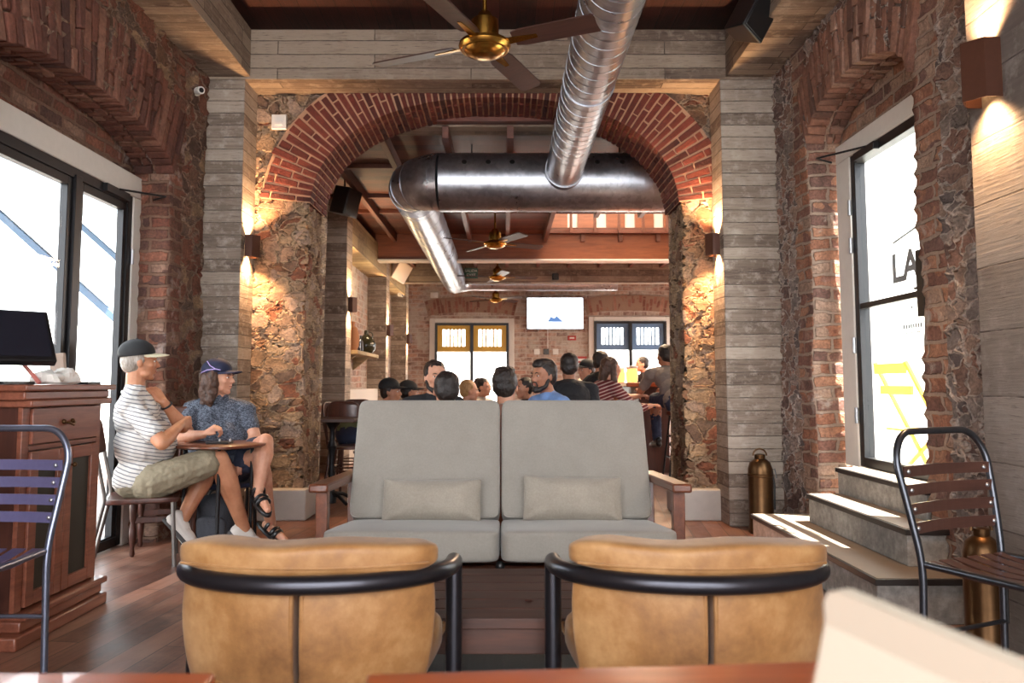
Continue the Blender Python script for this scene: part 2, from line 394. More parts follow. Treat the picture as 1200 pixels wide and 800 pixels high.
t.l(t.math('ADD', .03, t.math('MULTIPLY', t.math('POWER', lw.outputs['Facing'], 3.0), .25)), mx.inputs[0]); t.l(tr.outputs[0], mx.inputs[1]); t.l(gl.outputs[0], mx.inputs[2]); t.l(mx.outputs[0], t.out.inputs[0]); M['glass'] = t.m

# ================================================================ geometry of the place (metres; y = away from the camera)
ZL0 = -2.0        # room left open behind the camera so that sky light floods in
XL, XR, YA, YA2, YB = -2.3, 2.1, 6.25, 6.78, 17.0
H1, H2 = 3.95, 3.32
def obox(name, lo, hi, m, bevel=.006, st=True, parent=None):
    o = MB().box(lo, hi).build(name, m, parent, bevel)
    return struct(o) if st else o

fl = MB().box((-6, -2.5, -.1), (7, 18.5, 0)).build('floor', M['floor']); struct(fl)
struct(MB().box((-2.9, ZL0, H1), (2.9, YA + .1, H1 + .12)).build('ceiling', M['ceil']))

def arch_h(u, c, hw, sp, rise, p=2.0):
    q = min(1, abs((u - c) / hw)); return sp + rise * (1 - q ** p) ** (1 / p)

def arch_wall(name, fr, u0, u1, h1, a, b, sp, rise, depth, step, m_face, m_rev, p=2.0, m_low=None, inner_edge=None, edge_mat=None, edge_w=.0):
    """wall face with an arched opening and its reveal; fr(u,h,d)->world"""
    c, hw = (a + b) / 2, (b - a) / 2; bm = bmesh.new(); uvl = bm.loops.layers.uv.new('uv')
    def V(u, h, d): return bm.verts.new(fr(u, h, d))
    def grid(us, hs, fn, mi):
        vs = [[V(*fn(u, h)) for h in hs] for u in us]
        for i in range(len(us) - 1):
            for j in range(len(hs) - 1):
                try: f = bm.faces.new((vs[i][j], vs[i + 1][j], vs[i + 1][j + 1], vs[i][j + 1]))
                except ValueError: continue
                f.material_index = mi; f.smooth = True
                for l, (uu, hh) in zip(f.loops, ((us[i], hs[j]), (us[i + 1], hs[j]), (us[i + 1], hs[j + 1]), (us[i], hs[j + 1]))): l[uvl].uv = (uu, hh)
    lin = lambda x, y, n: [x + (y - x) * i / n for i in range(n + 1)]
    nlo = max(2, int(sp / step)); nhi = max(2, int((h1 - sp) / step))
    hs = lin(0, sp, nlo) + lin(sp, h1, nhi)[1:]
    for x, y in ((u0, a), (b, u1)):
        if y - x < .02: continue
        if edge_mat is not None:   # brick quoins beside the opening
            if x == u0: parts = ((x, max(x, y - edge_w), 0), (max(x, y - edge_w), y, edge_mat))
            else: parts = ((x, min(y, x + edge_w), edge_mat), (min(y, x + edge_w), y, 0))
        else: parts = ((x, y, 0),)
        for s0, s1, mi in parts:
            if s1 - s0 > .01: grid(lin(s0, s1, max(1, int((s1 - s0) / step))), hs, lambda u, h: (u, h, 0), mi)
    na = max(12, int(1.6 * (b - a) / step)); us = [c - hw * math.cos(math.pi * i / na) for i in range(na + 1)]
    vs = [[V(u, ah + (h1 - ah) * j / nhi, 0) for j in range(nhi + 1)] for u in us for ah in (arch_h(u, c, hw, sp, rise, p),)]
    for i in range(na):
        for j in range(nhi):
            f = bm.faces.new((vs[i][j], vs[i + 1][j], vs[i + 1][j + 1], vs[i][j + 1])); f.smooth = True
            for l in f.loops: 
                pass
            for l, (ii, jj) in zip(f.loops, ((i, j), (i + 1, j), (i + 1, j + 1), (i, j + 1))):
                ah = arch_h(us[ii], c, hw, sp, rise, p); l[uvl].uv = (us[ii], ah + (h1 - ah) * jj / nhi)
    cont = [(a, h) for h in lin(0, sp, nlo)] + [(u, arch_h(u, c, hw, sp, rise, p)) for u in us[1:-1]] + [(b, h) for h in lin(sp, 0, nlo)]
    nd = max(2, int(depth / step)); L = 0; Ls = [0]
    for i in range(1, len(cont)): L += math.dist(cont[i - 1], cont[i]); Ls.append(L)
    vs = [[V(u, h, depth * k / nd) for k in range(nd + 1)] for u, h in cont]
    for i in range(len(cont) - 1):
        for k in range(nd):
            f = bm.faces.new((vs[i][k], vs[i + 1][k], vs[i + 1][k + 1], vs[i][k + 1])); f.smooth = True; f.material_index = 1
            for l, (ii, kk) in zip(f.loops, ((i, k), (i + 1, k), (i + 1, k + 1), (i, k + 1))): l[uvl].uv = (depth * kk / nd + u0, Ls[ii])
    # back of the wall: closes the solid
    def Q(*p):
        f = bm.faces.new([V(*x) for x in p]); f.material_index = 0
    if u0 < a: Q((u0, 0, depth), (u0, h1, depth), (a, h1, depth), (a, 0, depth))
    if b < u1: Q((b, 0, depth), (b, h1, depth), (u1, h1, depth), (u1, 0, depth))
    for i in range(na): Q((us[i], cont[nlo + i][1], depth), (us[i], h1, depth), (us[i + 1], h1, depth), (us[i + 1], arch_h(us[i + 1], c, hw, sp, rise, p), depth))
    bmesh.ops.remove_doubles(bm, verts=bm.verts, dist=.0008)
    # uneven old faces
    for v in bm.verts:
        v.co += Vector((noise.noise(v.co * 2.3), noise.noise(v.co * 2.3 + Vector((9, 0, 0))), noise.noise(v.co * 2.1 + Vector((0, 9, 0))) * .5)) * .022
    bmesh.ops.recalc_face_normals(bm, faces=bm.faces)
    me = bpy.data.meshes.new(name); bm.to_mesh(me); bm.free()
    o = link(name, me, m_face); me.materials.append(m_rev)
    if m_low: me.materials.append(m_low)
    return struct(o)

def voussoirs(name, fr, a, b, sp, rise, depth, ring, pitch, m_b, m_m, p=2.0, t0=.0, t1=1.0, layers=((.0, .38),), soffit=3, seed=1, prot=.012, fan=None, jit=.004):
    """ring of bricks set on edge round an arch: one brick course after another, each brick its own block of this mesh"""
    rnd = random.Random(seed); c, hw = (a + b) / 2, (b - a) / 2
    N = 400; pts = []
    for i in range(N + 1):
        an = math.pi * (1 - i / N); u = c + hw * math.cos(an) ; pts.append((u, arch_h(u, c, hw, sp, rise, p)))
    L = [0]
    for i in range(N): L.append(L[-1] + math.dist(pts[i], pts[i + 1]))
    tot = L[-1]
    def at(s):
        s = max(0, min(tot, s)); lo, hi = 0, N
        while hi - lo > 1:
            m = (lo + hi) // 2
            if L[m] <= s: lo = m
            else: hi = m
        f = (s - L[lo]) / max(1e-9, L[hi] - L[lo]); x = pts[lo][0] * (1 - f) + pts[hi][0] * f; y = pts[lo][1] * (1 - f) + pts[hi][1] * f
        a_, b_ = pts[max(0, lo - 12)], pts[min(N, hi + 12)]; tx, ty = b_[0] - a_[0], b_[1] - a_[1]; l = math.hypot(tx, ty) or 1
        nx, ny = -ty / l, tx / l
        if fan:                       # bricks of a flat arch stand steeper than its curve
            ax, ay = x - fan[0], y - fan[1]; l2 = math.hypot(ax, ay); nx, ny = ax / l2, ay / l2
        return x, y, nx, ny
    mb = MB(); mm = MB(); n = int(tot * (t1 - t0) / pitch)
    def block(s0, s1, r0, r1, d0, d1, col):
        vs = []
        for r in (r0, r1):
            for s_ in (s0, s1):
                x, y, nx, ny = at(s_)
                for d in (d0, d1): vs.append(fr(x + nx * r + rnd.uniform(-jit, jit) * .6, y + ny * r + rnd.uniform(-jit, jit) * .6, d + rnd.uniform(-jit, jit)))
        mb.add(vs, [(0, 1, 3, 2), (4, 6, 7, 5), (0, 4, 5, 1), (2, 3, 7, 6), (0, 2, 6, 4), (1, 5, 7, 3)], (col, 0, 0))
    for i in range(n):
        s0 = tot * t0 + i * pitch; jn = pitch * .13; q0, q1 = s0 + jn, s0 + pitch - jn
        col = min(1, max(0, rnd.gauss(.5, .25)))
        # front face bricks
        cuts = [0, ring * rnd.uniform(.42, .5), ring] if i % 2 else [0, ring * rnd.uniform(.2, .3), ring * rnd.uniform(.68, .8), ring]
        if rnd.random() < .15: cuts = [0, ring]
        top = ring * rnd.uniform(.9, 1.02)
        for k in range(len(cuts) - 1):
            r0 = cuts[k] + (.007 if k else -prot); r1 = (cuts[k + 1] if k < len(cuts) - 2 else top) - .007
            block(q0, q1, r0, r1, -prot - rnd.uniform(0, .008), .09 if k else .10, min(1, max(0, rnd.gauss(col, .15))))
        # soffit bricks
        dd = [.11] + [.11 + (depth - .12) * (k + (.5 if i % 2 else 0)) / soffit for k in range(0 if i % 2 else 1, soffit)] + [depth]
        for k in range(len(dd) - 1):
            block(q0, q1, -prot - rnd.uniform(0, .008), .08, dd[k] + .006, dd[k + 1] - .006, min(1, max(0, rnd.gauss(col, .2))))
    for i in range(n):
        s0 = tot * t0 + i * pitch; s1 = s0 + pitch
        vs = []
        for r in (-.004, ring * .98):
            for s_ in (s0, s1):
                x, y, nx, ny = at(s_)
                for d in (-.004, depth - .003): vs.append(fr(x + nx * r, y + ny * r, d))
        mm.add(vs, [(0, 1, 3, 2), (4, 6, 7, 5), (0, 2, 6, 4), (1, 5, 7, 3)])
    mo = mm.build(name, m_m, fixn=True); struct(mo)
    bo = mb.build('brick_ring', m_b, mo, .004, 2, fixn=True); struct(bo)
    return mo

# ---- wall with the big brick arch
frA = lambda u, h, d: Vector((u, YA + d, h))
A0, A1, ASP, ARI = -1.56, 1.42, 2.42, .955
arch_wall('wall_middle', frA, -2.35, 2.2, 3.6, A0, A1, ASP, ARI, YA2 - YA, .022, M['rub_arch'], M['rub_arch'], 2.25)
voussoirs('trim_1', frA, A0, A1, ASP, ARI, YA2 - YA, .40, .050, M['vous'], M['mortar'], 2.25, .02, .98, soffit=3, seed=5)
for i, (x0, x1) in enumerate(((-2.05, A0 + .035), (A1 - .035, 1.72))):
    o = MB().box((x0, YA - .07, 0), (x1, YA2 + .03, .24)).build('trim_%d' % (2 + i), M['plaster_d'], None, .012); struct(o)

# ---- left wall with the glazed door
frL = lambda u, h, d: Vector((XL - d, u, h))
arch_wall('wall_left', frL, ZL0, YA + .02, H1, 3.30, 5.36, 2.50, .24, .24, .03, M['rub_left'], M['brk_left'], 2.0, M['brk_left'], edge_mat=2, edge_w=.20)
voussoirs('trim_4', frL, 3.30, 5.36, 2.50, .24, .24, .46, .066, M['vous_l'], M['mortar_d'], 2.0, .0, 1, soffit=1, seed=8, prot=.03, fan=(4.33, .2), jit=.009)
# ---- right wall with the glazed door at the head of the steps
frR = lambda u, h, d: Vector((XR + d, u, h))
arch_wall('wall_right', frR, ZL0, YA + .02, H1, 3.93, 5.34, 2.66, .30, .22, .03, M['rub_right'], M['brk_right'], 2.0, M['brk_right'], edge_mat=2, edge_w=.22)
voussoirs('trim_5', frR, 3.93, 5.34, 2.66, .30, .22, .42, .066, M['vous_r'], M['mortar_r'], 2.0, .0, 1, soffit=1, seed=9, prot=.03, fan=(4.63, .6), jit=.009)
# tympanum over each door, in the plane of the frames
def tymp(name, fr, a, b, h0, sp, rise, d, m):
    c, hw = (a + b) / 2, (b - a) / 2; n = 24
    us = [c - hw * math.cos(math.pi * i / n) for i in range(n + 1)]
    pts = [fr(a, h0, d), fr(b, h0, d)] + [fr(u, arch_h(u, c, hw, sp, rise), d) for u in us[::-1]]
    o = MB().prism(pts, fr(0, 0, .1) - fr(0, 0, 0)).build(name, m, fixn=True); return struct(o)
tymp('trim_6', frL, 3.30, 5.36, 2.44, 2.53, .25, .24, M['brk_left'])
tymp('trim_7', frR, 3.93, 5.34, 2.64, 2.69, .31, .22, M['brk_right'])

# ---- pillars and beams of board-marked concrete
obox('trim_8', (-2.33, 5.95, 0), (-2.0, YA + .02, 3.40), M['board'])
obox('trim_9', (1.675, 5.95, 0), (2.13, YA + .02, 3.40), M['board'])
obox('trim_10', (-2.33, 5.95, 3.40), (2.13, YA + .05, 3.80), M['board_b'])
obox('trim_11', (-2.33, ZL0, 3.42), (-1.96, 5.95, 3.80), M['board_b'])
obox('trim_12', (1.72, ZL0, 3.42), (2.13, 5.95, 3.80), M['board_b'])
obox('trim_13', (1.955, 1.5, 0), (2.13, 3.24, 3.42), M['board_r'])
obox('trim_14', (-2.33, YA + .02, 3.6), (2.2, YA2, H1), M['board_b'])

# ================================================================ back room
XBR = 4.6
fb = MB()
for lo, hi in (((-2.5, 0), (-1.47, 3.6)), ((-1.47, 2.36), (.11, 3.6)), ((.11, 0), (1.95, 3.6)), ((1.95, 2.40), (3.5, 3.6)), ((3.5, 0), (XBR, 3.6))):
    fb.box((lo[0], YB, lo[1]), (hi[0], YB + .15, hi[1]))
struct(fb.build('wall_back', M['brk_back']))
# ceiling planks with a lit stair opening above
cb = MB()
OX0, OX1, OY0, OY1 = .60, 2.7, 10.2, 11.75
for lo, hi in (((-2.6, YA2 - .1, H2), (XBR + .1, OY0, H2 + .08)), ((-2.6, OY1, H2), (XBR + .1, YB + .2, H2 + .08)), ((-2.6, OY0, H2), (OX0, OY1, H2 + .08)), ((OX1, OY0, H2), (XBR + .1, OY1, H2 + .08))): cb.box(lo, hi)
struct(cb.build('ceiling_back', M['ceil2']))
jm = MB()
for k in range(12):
    x = -2.25 + k * .57
    if OX0 < x < OX1:
        jm.box((x, YA2, H2 - .12), (x + .06, OY0 - .08, H2)); jm.box((x, OY1 + .05, H2 - .12), (x + .06, YB, H2))
    else: jm.box((x, YA2, H2 - .12), (x + .06, YB, H2))
struct(jm.build('ceiling_joists', M['joist'], None, .004))
# cross noggins
jn = MB()
for y in (8.0, 9.3, 10.15, 13.2):
    jn.box((-2.4, y, H2 - .05), (4.4, y + .05, H2))
for x in [OX0 + .03 + i * .36 for i in range(6)]: jn.box((x, OY1 - .1, H2 - .02), (x + .04, OY1 - .05, H2 + .34))
struct(jn.build('ceiling_noggins', M['joist'], None, .004))
obox('trim_15', (-1.95, 11.85, 2.93), (XBR, 12.0, H2 - .0), M['orange_beam'])
obox('trim_16', (-2.0, 11.80, 2.90), (XBR, 12.03, 2.93), M['plaster'])
obox('trim_17', (-2.0, 14.5, 2.92), (XBR, 14.75, H2), M['board_b'])
obox('trim_18', (-2.0, YA2 + .0, 3.30), (2.2, YA2 + .25, 3.60), M['board_b'])
# upper floor seen through the opening: pale walls, warm timber
up = MB(); up.box((OX0 - .2, OY0 + 3.5, H2 + .08), (OX1 + .6, OY0 + 3.6, 5.6)).box((OX0 - .3, OY0 - .2, H2 + .08), (OX0 - .2, OY0 + 3.6, 5.6)).box((OX1 + .5, OY0 - .2, H2 + .08), (OX1 + .6, OY0 + 3.6, 5.6)).box((OX0 - .3, OY0 - .2, 5.6), (OX1 + .6, OY0 + 3.6, 5.7)).box((OX0 - .3, OY0 - .3, H2 + .08), (OX1 + .6, OY0 - .2, 5.6))
struct(up.build('wall_upper', M['plaster']))
uw = MB()
for i in range(5): uw.box((OX0 + .2 + i * .5, OY0 + 3.42, H2 + .1), (OX0 + .52 + i * .5, OY0 + 3.5, 4.6))
struct(uw.build('trim_19', M['orange_beam']))
# left side of the back room: pillars, lintels and brick bays
wl = struct(MB().box((-2.7, YA2, 0), (-2.2, YB, 3.4)).build('wall_left_back', M['brk_back']))
t_ = 20
for y in (9.5, 12.75, 15.4):
    obox('trim_%d' % t_, (-2.22, y, 0), (-1.9, y + .34, 3.32), M['board']); t_ += 1
obox('trim_%d' % t_, (-2.22, 9.84, 2.78), (-1.9, 12.75, 3.18), M['board_w']); t_ += 1
obox('trim_%d' % t_, (-2.22, 13.1, 2.78), (-1.92, 15.4, 3.18), M['board_w']); t_ += 1
obox('trim_%d' % t_, (-2.22, 9.84, .0), (-2.02, 12.75, .98), M['plaster']); t_ += 1
struct(MB().box((XBR, YA2, 0), (XBR + .15, YB, .9)).box((XBR, YA2, 2.6), (XBR + .15, YB, 3.4)).build('wall_right_back', M['brk_back']))  # unseen wall, long gap left in it to let daylight in
struct(MB().box((XR + .3, YA2 - .05, 0), (XBR, YA2 + .1, 3.4)).build('wall_middle_back', M['brk_back']))

# ================================================================ doors
def leaf(mb, fr, u0, u1, h0, h1, w=.06, d0=0, d1=.05, rails=()):
    def bx(a, b, c, d):
        p, q = fr(a, c, d0), fr(b, d, d1); mb.box([min(p[i], q[i]) for i in range(3)], [max(p[i], q[i]) for i in range(3)])
    bx(u0, u0 + w, h0, h1); bx(u1 - w, u1, h0, h1); bx(u0 + w, u1 - w, h1 - w, h1); bx(u0 + w, u1 - w, h0, h0 + w)
    for r in rails: bx(u0 + w, u1 - w, r - .02, r + .02)
def fbox(mb, fr, a, b, c, d, e, f):
    p, q = fr(a, c, e), fr(b, d, f); mb.box([min(p[i], q[i]) for i in range(3)], [max(p[i], q[i]) for i in range(3)]); return mb
def pane(fr, u0, u1, h0, h1, d, parent):
    o = fbox(MB(), fr, u0, u1, h0, h1, d, d + .006).build('pane', M['glass'], parent); return struct(o)
M['hinge'] = plain('brushed_steel', srgb(170, 170, 172), .35, .9)
M['yellow'] = plain('yellow_paint', srgb(214, 170, 60), .5)
M['blue'] = plain('blue_paint', srgb(92, 122, 158), .5)
# left door: two leaves, white surround
d = struct(bpy.data.objects.new('door_1', None)); COL.objects.link(d)
wf = MB(); fbox(wf, frL, 3.28, 5.37, 2.31, 2.46, .19, .27); fbox(wf, frL, 5.25, 5.37, 0, 2.31, .19, .27); fbox(wf, frL, 3.28, 3.40, 0, 2.31, .19, .27)
struct(wf.build('surround', M['plaster'], d, .006))
bf = MB(); leaf(bf, frL, 3.40, 5.25, .01, 2.31, .06, .20, .27); fbox(bf, frL, 4.53, 4.60, .02, 2.27, .19, .26)
struct(bf.build('frame', M['black'], d, .003))
lf = MB(); leaf(lf, frL, 4.60, 5.20, .03, 2.25, .05, .21, .255); leaf(lf, frL, 3.46, 4.53, .03, 2.25, .05, .21, .255)
struct(lf.build('leaf_frame', M['black'], d, .003))
pane(frL, 4.64, 5.16, .07, 2.21, .225, d); pane(frL, 3.5, 4.49, .07, 2.21, .225, d)
hg = MB()
for h in (.4, 1.15, 1.9): hg.cyl(frL(5.25, h - .05, .19), frL(5.25, h + .05, .19), .012)
hg.build('hinge', M['hinge'], d)
cl = MB(); cl.bar(frL(5.15, 2.28, .19), frL(4.85, 2.28, .19), .04, .05); cl.tube([frL(5.0, 2.30, .17), frL(5.25, 2.31, -.02), frL(5.34, 2.31, .10)], .007)
cl.build('door_closer', M['black'], d, .004)
# right door
d = struct(bpy.data.objects.new('door_2', None)); COL.objects.link(d)
wf = MB(); fbox(wf, frR, 3.9, 5.30, 2.54, 2.66, .17, .25); fbox(wf, frR, 5.10, 5.30, .52, 2.54, .17, .25)
struct(wf.build('surround', M['plaster'], d, .006))
bf = MB(); leaf(bf, frR, 3.80, 5.10, .53, 2.54, .06, .18, .25); fbox(bf, frR, 3.9, 5.04, 1.53, 1.565, .185, .235)
struct(bf.build('frame', M['black'], d, .003))
pane(frR, 3.86, 5.04, .58, 2.49, .21, d)
hg = MB()
for h in (.85, 1.3, 1.95, 2.2): hg.cyl(frR(5.10, h - .05, .165), frR(5.10, h + .05, .165), .012)
hg.build('hinge', M['hinge'], d)
cl = MB(); cl.bar(frR(4.98, 2.50, .165), frR(4.70, 2.50, .165), .04, .05); cl.tube([frR(4.8, 2.52, .15), frR(5.10, 2.53, -.04), frR(5.2, 2.53, .10)], .007)
cl.build('door_closer', M['black'], d, .004)
lk = MB(); lk.box((2.16, 4.03, 1.40), (2.25, 4.11, 1.75)); lk.bar((2.2, 4.1, 1.56), (2.2, 4.2, 1.56), .015, .015); lk.build('lock_case', M['black'], d, .005)
M['greytext'] = plain('grey_lettering', srgb(140, 142, 142), .6)
_t = M['greytext'].node_tree; _mx = _t.nodes.new('ShaderNodeMixShader'); _tr = _t.nodes.new('ShaderNodeBsdfTransparent'); _mx.inputs[0].default_value = .94
_t.links.new(_tr.outputs[0], _mx.inputs[1]); _t.links.new(_t.nodes['Principled BSDF'].outputs[0], _mx.inputs[2]); _t.links.new(_mx.outputs[0], _t.nodes['Material Output'].inputs[0])
Rg = Matrix(((0, 0, -1, 0), (-1, 0, 0, 0), (0, 1, 0, 0), (0, 0, 0, 1)))   # faces the room from the right wall
text('lettering', 'LA', .23, M['greytext'], Matrix.Translation((2.275, 4.44, 1.71)) @ Rg, d, sx=1.15, bold=.007)
sm = MB(); 
for k in range(8): sm.box((2.272, 4.28 + k * .026, 1.36), (2.276, 4.295 + k * .026, 1.385)); sm.box((2.272, 4.30 + k * .02, 1.33), (2.276, 4.31 + k * .02, 1.342))
sm.box((2.272, 4.37, 1.47), (2.276, 4.385, 1.485))
sm.tube([(2.275, 4.56 - .05 * k, 1.87 + .01 * math.sin(k)) for k in range(2)] + [(2.275, 4.2, 1.93)], .006)
sm.build('small_lettering', M['greytext'], d)

# back doors (yellow and blue shutters above, bright street below)
def back_door(n, x0, x1, h1, paint):
    d = struct(bpy.data.objects.new('door_%d' % n, None)); COL.objects.link(d); fr = lambda u, h, dd: Vector((u, YB - dd, h))
    w = MB(); fbox(w, fr, x0 - .12, x0, 0, h1 + .1, 0, .06); fbox(w, fr, x1, x1 + .12, 0, h1 + .1, 0, .06); fbox(w, fr, x0, x1, h1, h1 + .1, 0, .06); struct(w.build('surround', M['plaster'], d, .01))
    b = MB(); leaf(b, fr, x0, x1, 0, h1, .05, .0, .09); fbox(b, fr, (x0 + x1) / 2 - .035, (x0 + x1) / 2 + .035, 0, h1, .0, .10); struct(b.build('frame', M['black'], d, .003))
    s = MB(); mid = (x0 + x1) / 2
    for a, c in ((x0 + .05, mid - .035), (mid + .035, x1 - .05)):
        ww = c - a; fbox(s, fr, a, c, h1 - .62, h1 - .50, .0, .03); fbox(s, fr, a, c, h1 - .14, h1 - .05, .0, .03)
        fbox(s, fr, a, a + .11, h1 - .5, h1 - .14, .0, .03); fbox(s, fr, c - .11, c, h1 - .5, h1 - .14, .0, .03)
        for k in range(1, 6): x = a + .11 + (ww - .22) * k / 6; fbox(s, fr, x - .017, x + .017, h1 - .5, h1 - .14, .0, .03)
    struct(s.build('painted_transom', paint, d, .003))
    return d
back_door(3, -1.47, .11, 2.36, M['yellow'])
back_door(4, 1.95, 3.5, 2.40, M['blue'])

M['vous_b'] = brickmat('pale_back_arch_brick', srgb(112, 70, 58), srgb(140, 92, 76), srgb(160, 116, 98))
frB = lambda u, h, d: Vector((u, YB + d - .02, h))
voussoirs('trim_30', frB, -1.62, .26, 2.50, .10, .12, .34, .075, M['vous_b'], M['mortar_r'], 2.0, soffit=1, seed=11, prot=.0, fan=(-.68, -1.2))
voussoirs('trim_31', frB, 1.80, 3.65, 2.54, .10, .12, .34, .075, M['vous_b'], M['mortar_r'], 2.0, soffit=1, seed=12, prot=.0, fan=(2.72, -1.2))
# ================================================================ outside
M['awning'] = boards('corrugated_sheet', srgb(112, 128, 140), srgb(132, 146, 156), srgb(84, 100, 112), bh=.09, bw=9, rough=.4, seed=3)
M['street'] = plain('pale_street_wall', srgb(226, 226, 222), .8, bump=.1, bscale=12, vary=.04)
M['paving'] = plain('street_paving', srgb(150, 148, 142), .85, bump=.4, bscale=8, vary=.1)
M['bluesteel'] = plain('blue_grey_steel', srgb(78, 100, 124), .45, .2)
struct(MB().box((-30, -12, -.32), (-6, 30, -.12)).box((4.7, 6.9, -.32), (30, 30, -.12)).box((2.45, -12, .1), (30, 6.9, .28)).box((-6, 18.5, -.32), (7, 30, -.12)).build('pavement', M['paving']))
struct(MB().box((-14.2, 4, -.1), (-14, 30, 3.0)).build('street_wall_left', M['street']))
struct(MB().box((7.0, -3.0, -.1), (7.2, 14, 3.2)).build('street_wall_right', M['street']))
struct(MB().box((2.36, 6.55, 0), (7, 6.72, 4.2)).build('street_wall_side', M['street']))
struct(MB().box((-6, 22, -.1), (7, 22.2, 2.4)).build('street_wall_back', M['street']))
# terrace awning and its bracing, seen through the left door
aw = MB().prism([(-4.2, 5.0, 2.9), (-4.2, 14, 2.9), (-9.5, 14, 4.6), (-9.5, 5.0, 4.6)], (0, 0, .05)).build('awning_sheet', M['awning'], fixn=True)
at = thing('street_awning', 'pale corrugated awning on blue-grey steel posts outside the left glazed door', 'awning', (-4.2, 8, -.12)); adopt(aw, at)
for y in (6.6, 9.2, 11.8):
    adopt(MB().bar((-4.4, y, -.12), (-4.4, y, 2.9), .09, .09).build('post', M['bluesteel'], None, .005), at)
    adopt(MB().bar((-4.4, y, 1.7), (-6.6, y, 3.62), .08, .08).build('brace', M['bluesteel'], None, .005), at)

# ================================================================ lights
w = bpy.data.worlds.new('sky'); sc.world = w; w.use_nodes = True; nt = w.node_tree; nt.nodes.clear()
wo = nt.nodes.new('ShaderNodeOutputWorld'); bg = nt.nodes.new('ShaderNodeBackground'); nt.links.new(bg.outputs[0], wo.inputs[0])
bg.inputs[0].default_value = (.95, .97, 1.0, 1); bg.inputs[1].default_value = 3.6
def light(name, kind, loc, energy, col=(1, 1, 1), rot=None, **kw):
    l = bpy.data.lights.new(name, kind); l.energy = energy; l.color = col
    for k, v in kw.items(): setattr(l, k, v)
    o = bpy.data.objects.new(name, l); COL.objects.link(o); o.location = loc
    if rot: o.rotation_euler = rot
    return o
sun = light('sun', 'SUN', (8, -3, 12), 22.0, (1, .95, .86), angle=R(.6))
sun.rotation_euler = Vector((-.42, .20, -1.0)).to_track_quat('-Z', 'Y').to_euler()
def portal(name, loc, sx, sy, direction):
    o = light(name, 'AREA', loc, 1, shape='RECTANGLE', size=sx, size_y=sy); o.data.cycles.is_portal = True
    o.rotation_euler = Vector(direction).to_track_quat('-Z', 'Y').to_euler(); return o
portal('sky_portal_left', (-2.62, 4.3, 1.15), 2.0, 2.3, (1, 0, 0))
portal('sky_portal_right', (2.42, 4.5, 1.6), 1.3, 2.2, (-1, 0, 0))
portal('sky_portal_open_end', (0, ZL0 - .05, 2.0), 5.0, 4.0, (0, 1, 0))  # sky light through the end left open behind the camera
portal('sky_portal_street', (-.7, YB + .25, 1.2), 1.6, 2.4, (0, -1, 0))
portal('sky_portal_street', (2.7, YB + .25, 1.2), 1.6, 2.4, (0, -1, 0))
portal('sky_portal_side', (XBR + .2, 11.9, 1.75), 10, 1.7, (-1, 0, 0))
# lamp of the upper floor
light('upper_lamp', 'AREA', (1.6, 11.2, 5.5), 110, (1, .86, .68), (0, 0, 0), size=1.2)
sc.view_settings.view_transform = 'Standard'; sc.view_settings.look = 'None'; sc.view_settings.gamma = 1; sc.view_settings.exposure = 1.4
sc.view_settings.use_curve_mapping = False
sc.cycles.use_denoising = True; sc.cycles.max_bounces = 8; sc.cycles.diffuse_bounces = 5; sc.cycles.glossy_bounces = 4; sc.cycles.transparent_max_bounces = 12; sc.cycles.sample_clamp_indirect = 6
sc.cycles.use_adaptive_sampling = True; sc.cycles.adaptive_threshold = .015
sc.cycles.caustics_reflective = False; sc.cycles.caustics_refractive = False
# ================================================================ furniture materials
M['sofa'] = None
def fabric(name, c, scale=600, vary=.06, rough=.9):
    t = NT(name); v = t.coord('Object'); wv = t.n('ShaderNodeTexWave', wave_type='BANDS', bands_direction='X'); t.l(v, wv.inputs[0]); wv.inputs['Scale'].default_value = scale / 6.28; wv.inputs['Distortion'].default_value = 1.5
    wv2 = t.n('ShaderNodeTexWave', wave_type='BANDS', bands_direction='Z'); t.l(v, wv2.inputs[0]); wv2.inputs['Scale'].default_value = scale / 6.28; wv2.inputs['Distortion'].default_value = 1.5
    n = t.noise(v, 7, 4, .6); n2 = t.noise(v, 130, 3, .7)
    k = t.math('MULTIPLY', t.rng(n.outputs[0], .3, .7, 1 - vary, 1 + vary), t.rng(n2.outputs[0], .3, .7, 1 - vary, 1 + vary))
    col = t.vmath('SCALE', c[:3], k); h = t.math('ADD', t.math('MULTIPLY', wv.outputs['Fac'], .5), t.math('ADD', t.math('MULTIPLY', wv2.outputs['Fac'], .5), n2.outputs[0]))
    t.bump(h, .25, .002); t.b.inputs['Sheen Weight'].default_value = .2
    return t.fin(col, rough)
M['sofa'] = fabric('grey_upholstery', srgb(150, 144, 135))
M['linen'] = fabric('grey_linen', srgb(158, 149, 136), 420, .10)
def leather(name, c1, c2, c3):
    t = NT(name); v = t.coord('Object'); n = t.noise(v, 3.2, 5, .62, .4); n2 = t.noise(v, 16, 5, .65); n3 = t.noise(v, 220, 3, .6)
    f = t.math('ADD', t.math('MULTIPLY', n.outputs[0], .65), t.math('MULTIPLY', n2.outputs[0], .35))
    t.bump(t.math('ADD', t.math('MULTIPLY', n3.outputs[0], .4), t.math('MULTIPLY', n2.outputs[0], .6)), .22, .004)
    t.b.inputs['Sheen Weight'].default_value = .15
    return t.fin(t.ramp(f, [(.32, c1), (.5, c2), (.68, c3)]), t.rng(n2.outputs[0], .3, .7, .45, .65))
M['leather'] = leather('tan_leather', srgb(100, 64, 32), srgb(152, 107, 60), srgb(190, 148, 98))
M['tube'] = plain('gunmetal_tube', srgb(66, 66, 72), .3, .85, vary=.1)
M['bluetube'] = plain('lacquered_steel_tube', srgb(132, 138, 158), .3, .85, bump=.1, bscale=40, vary=.15)
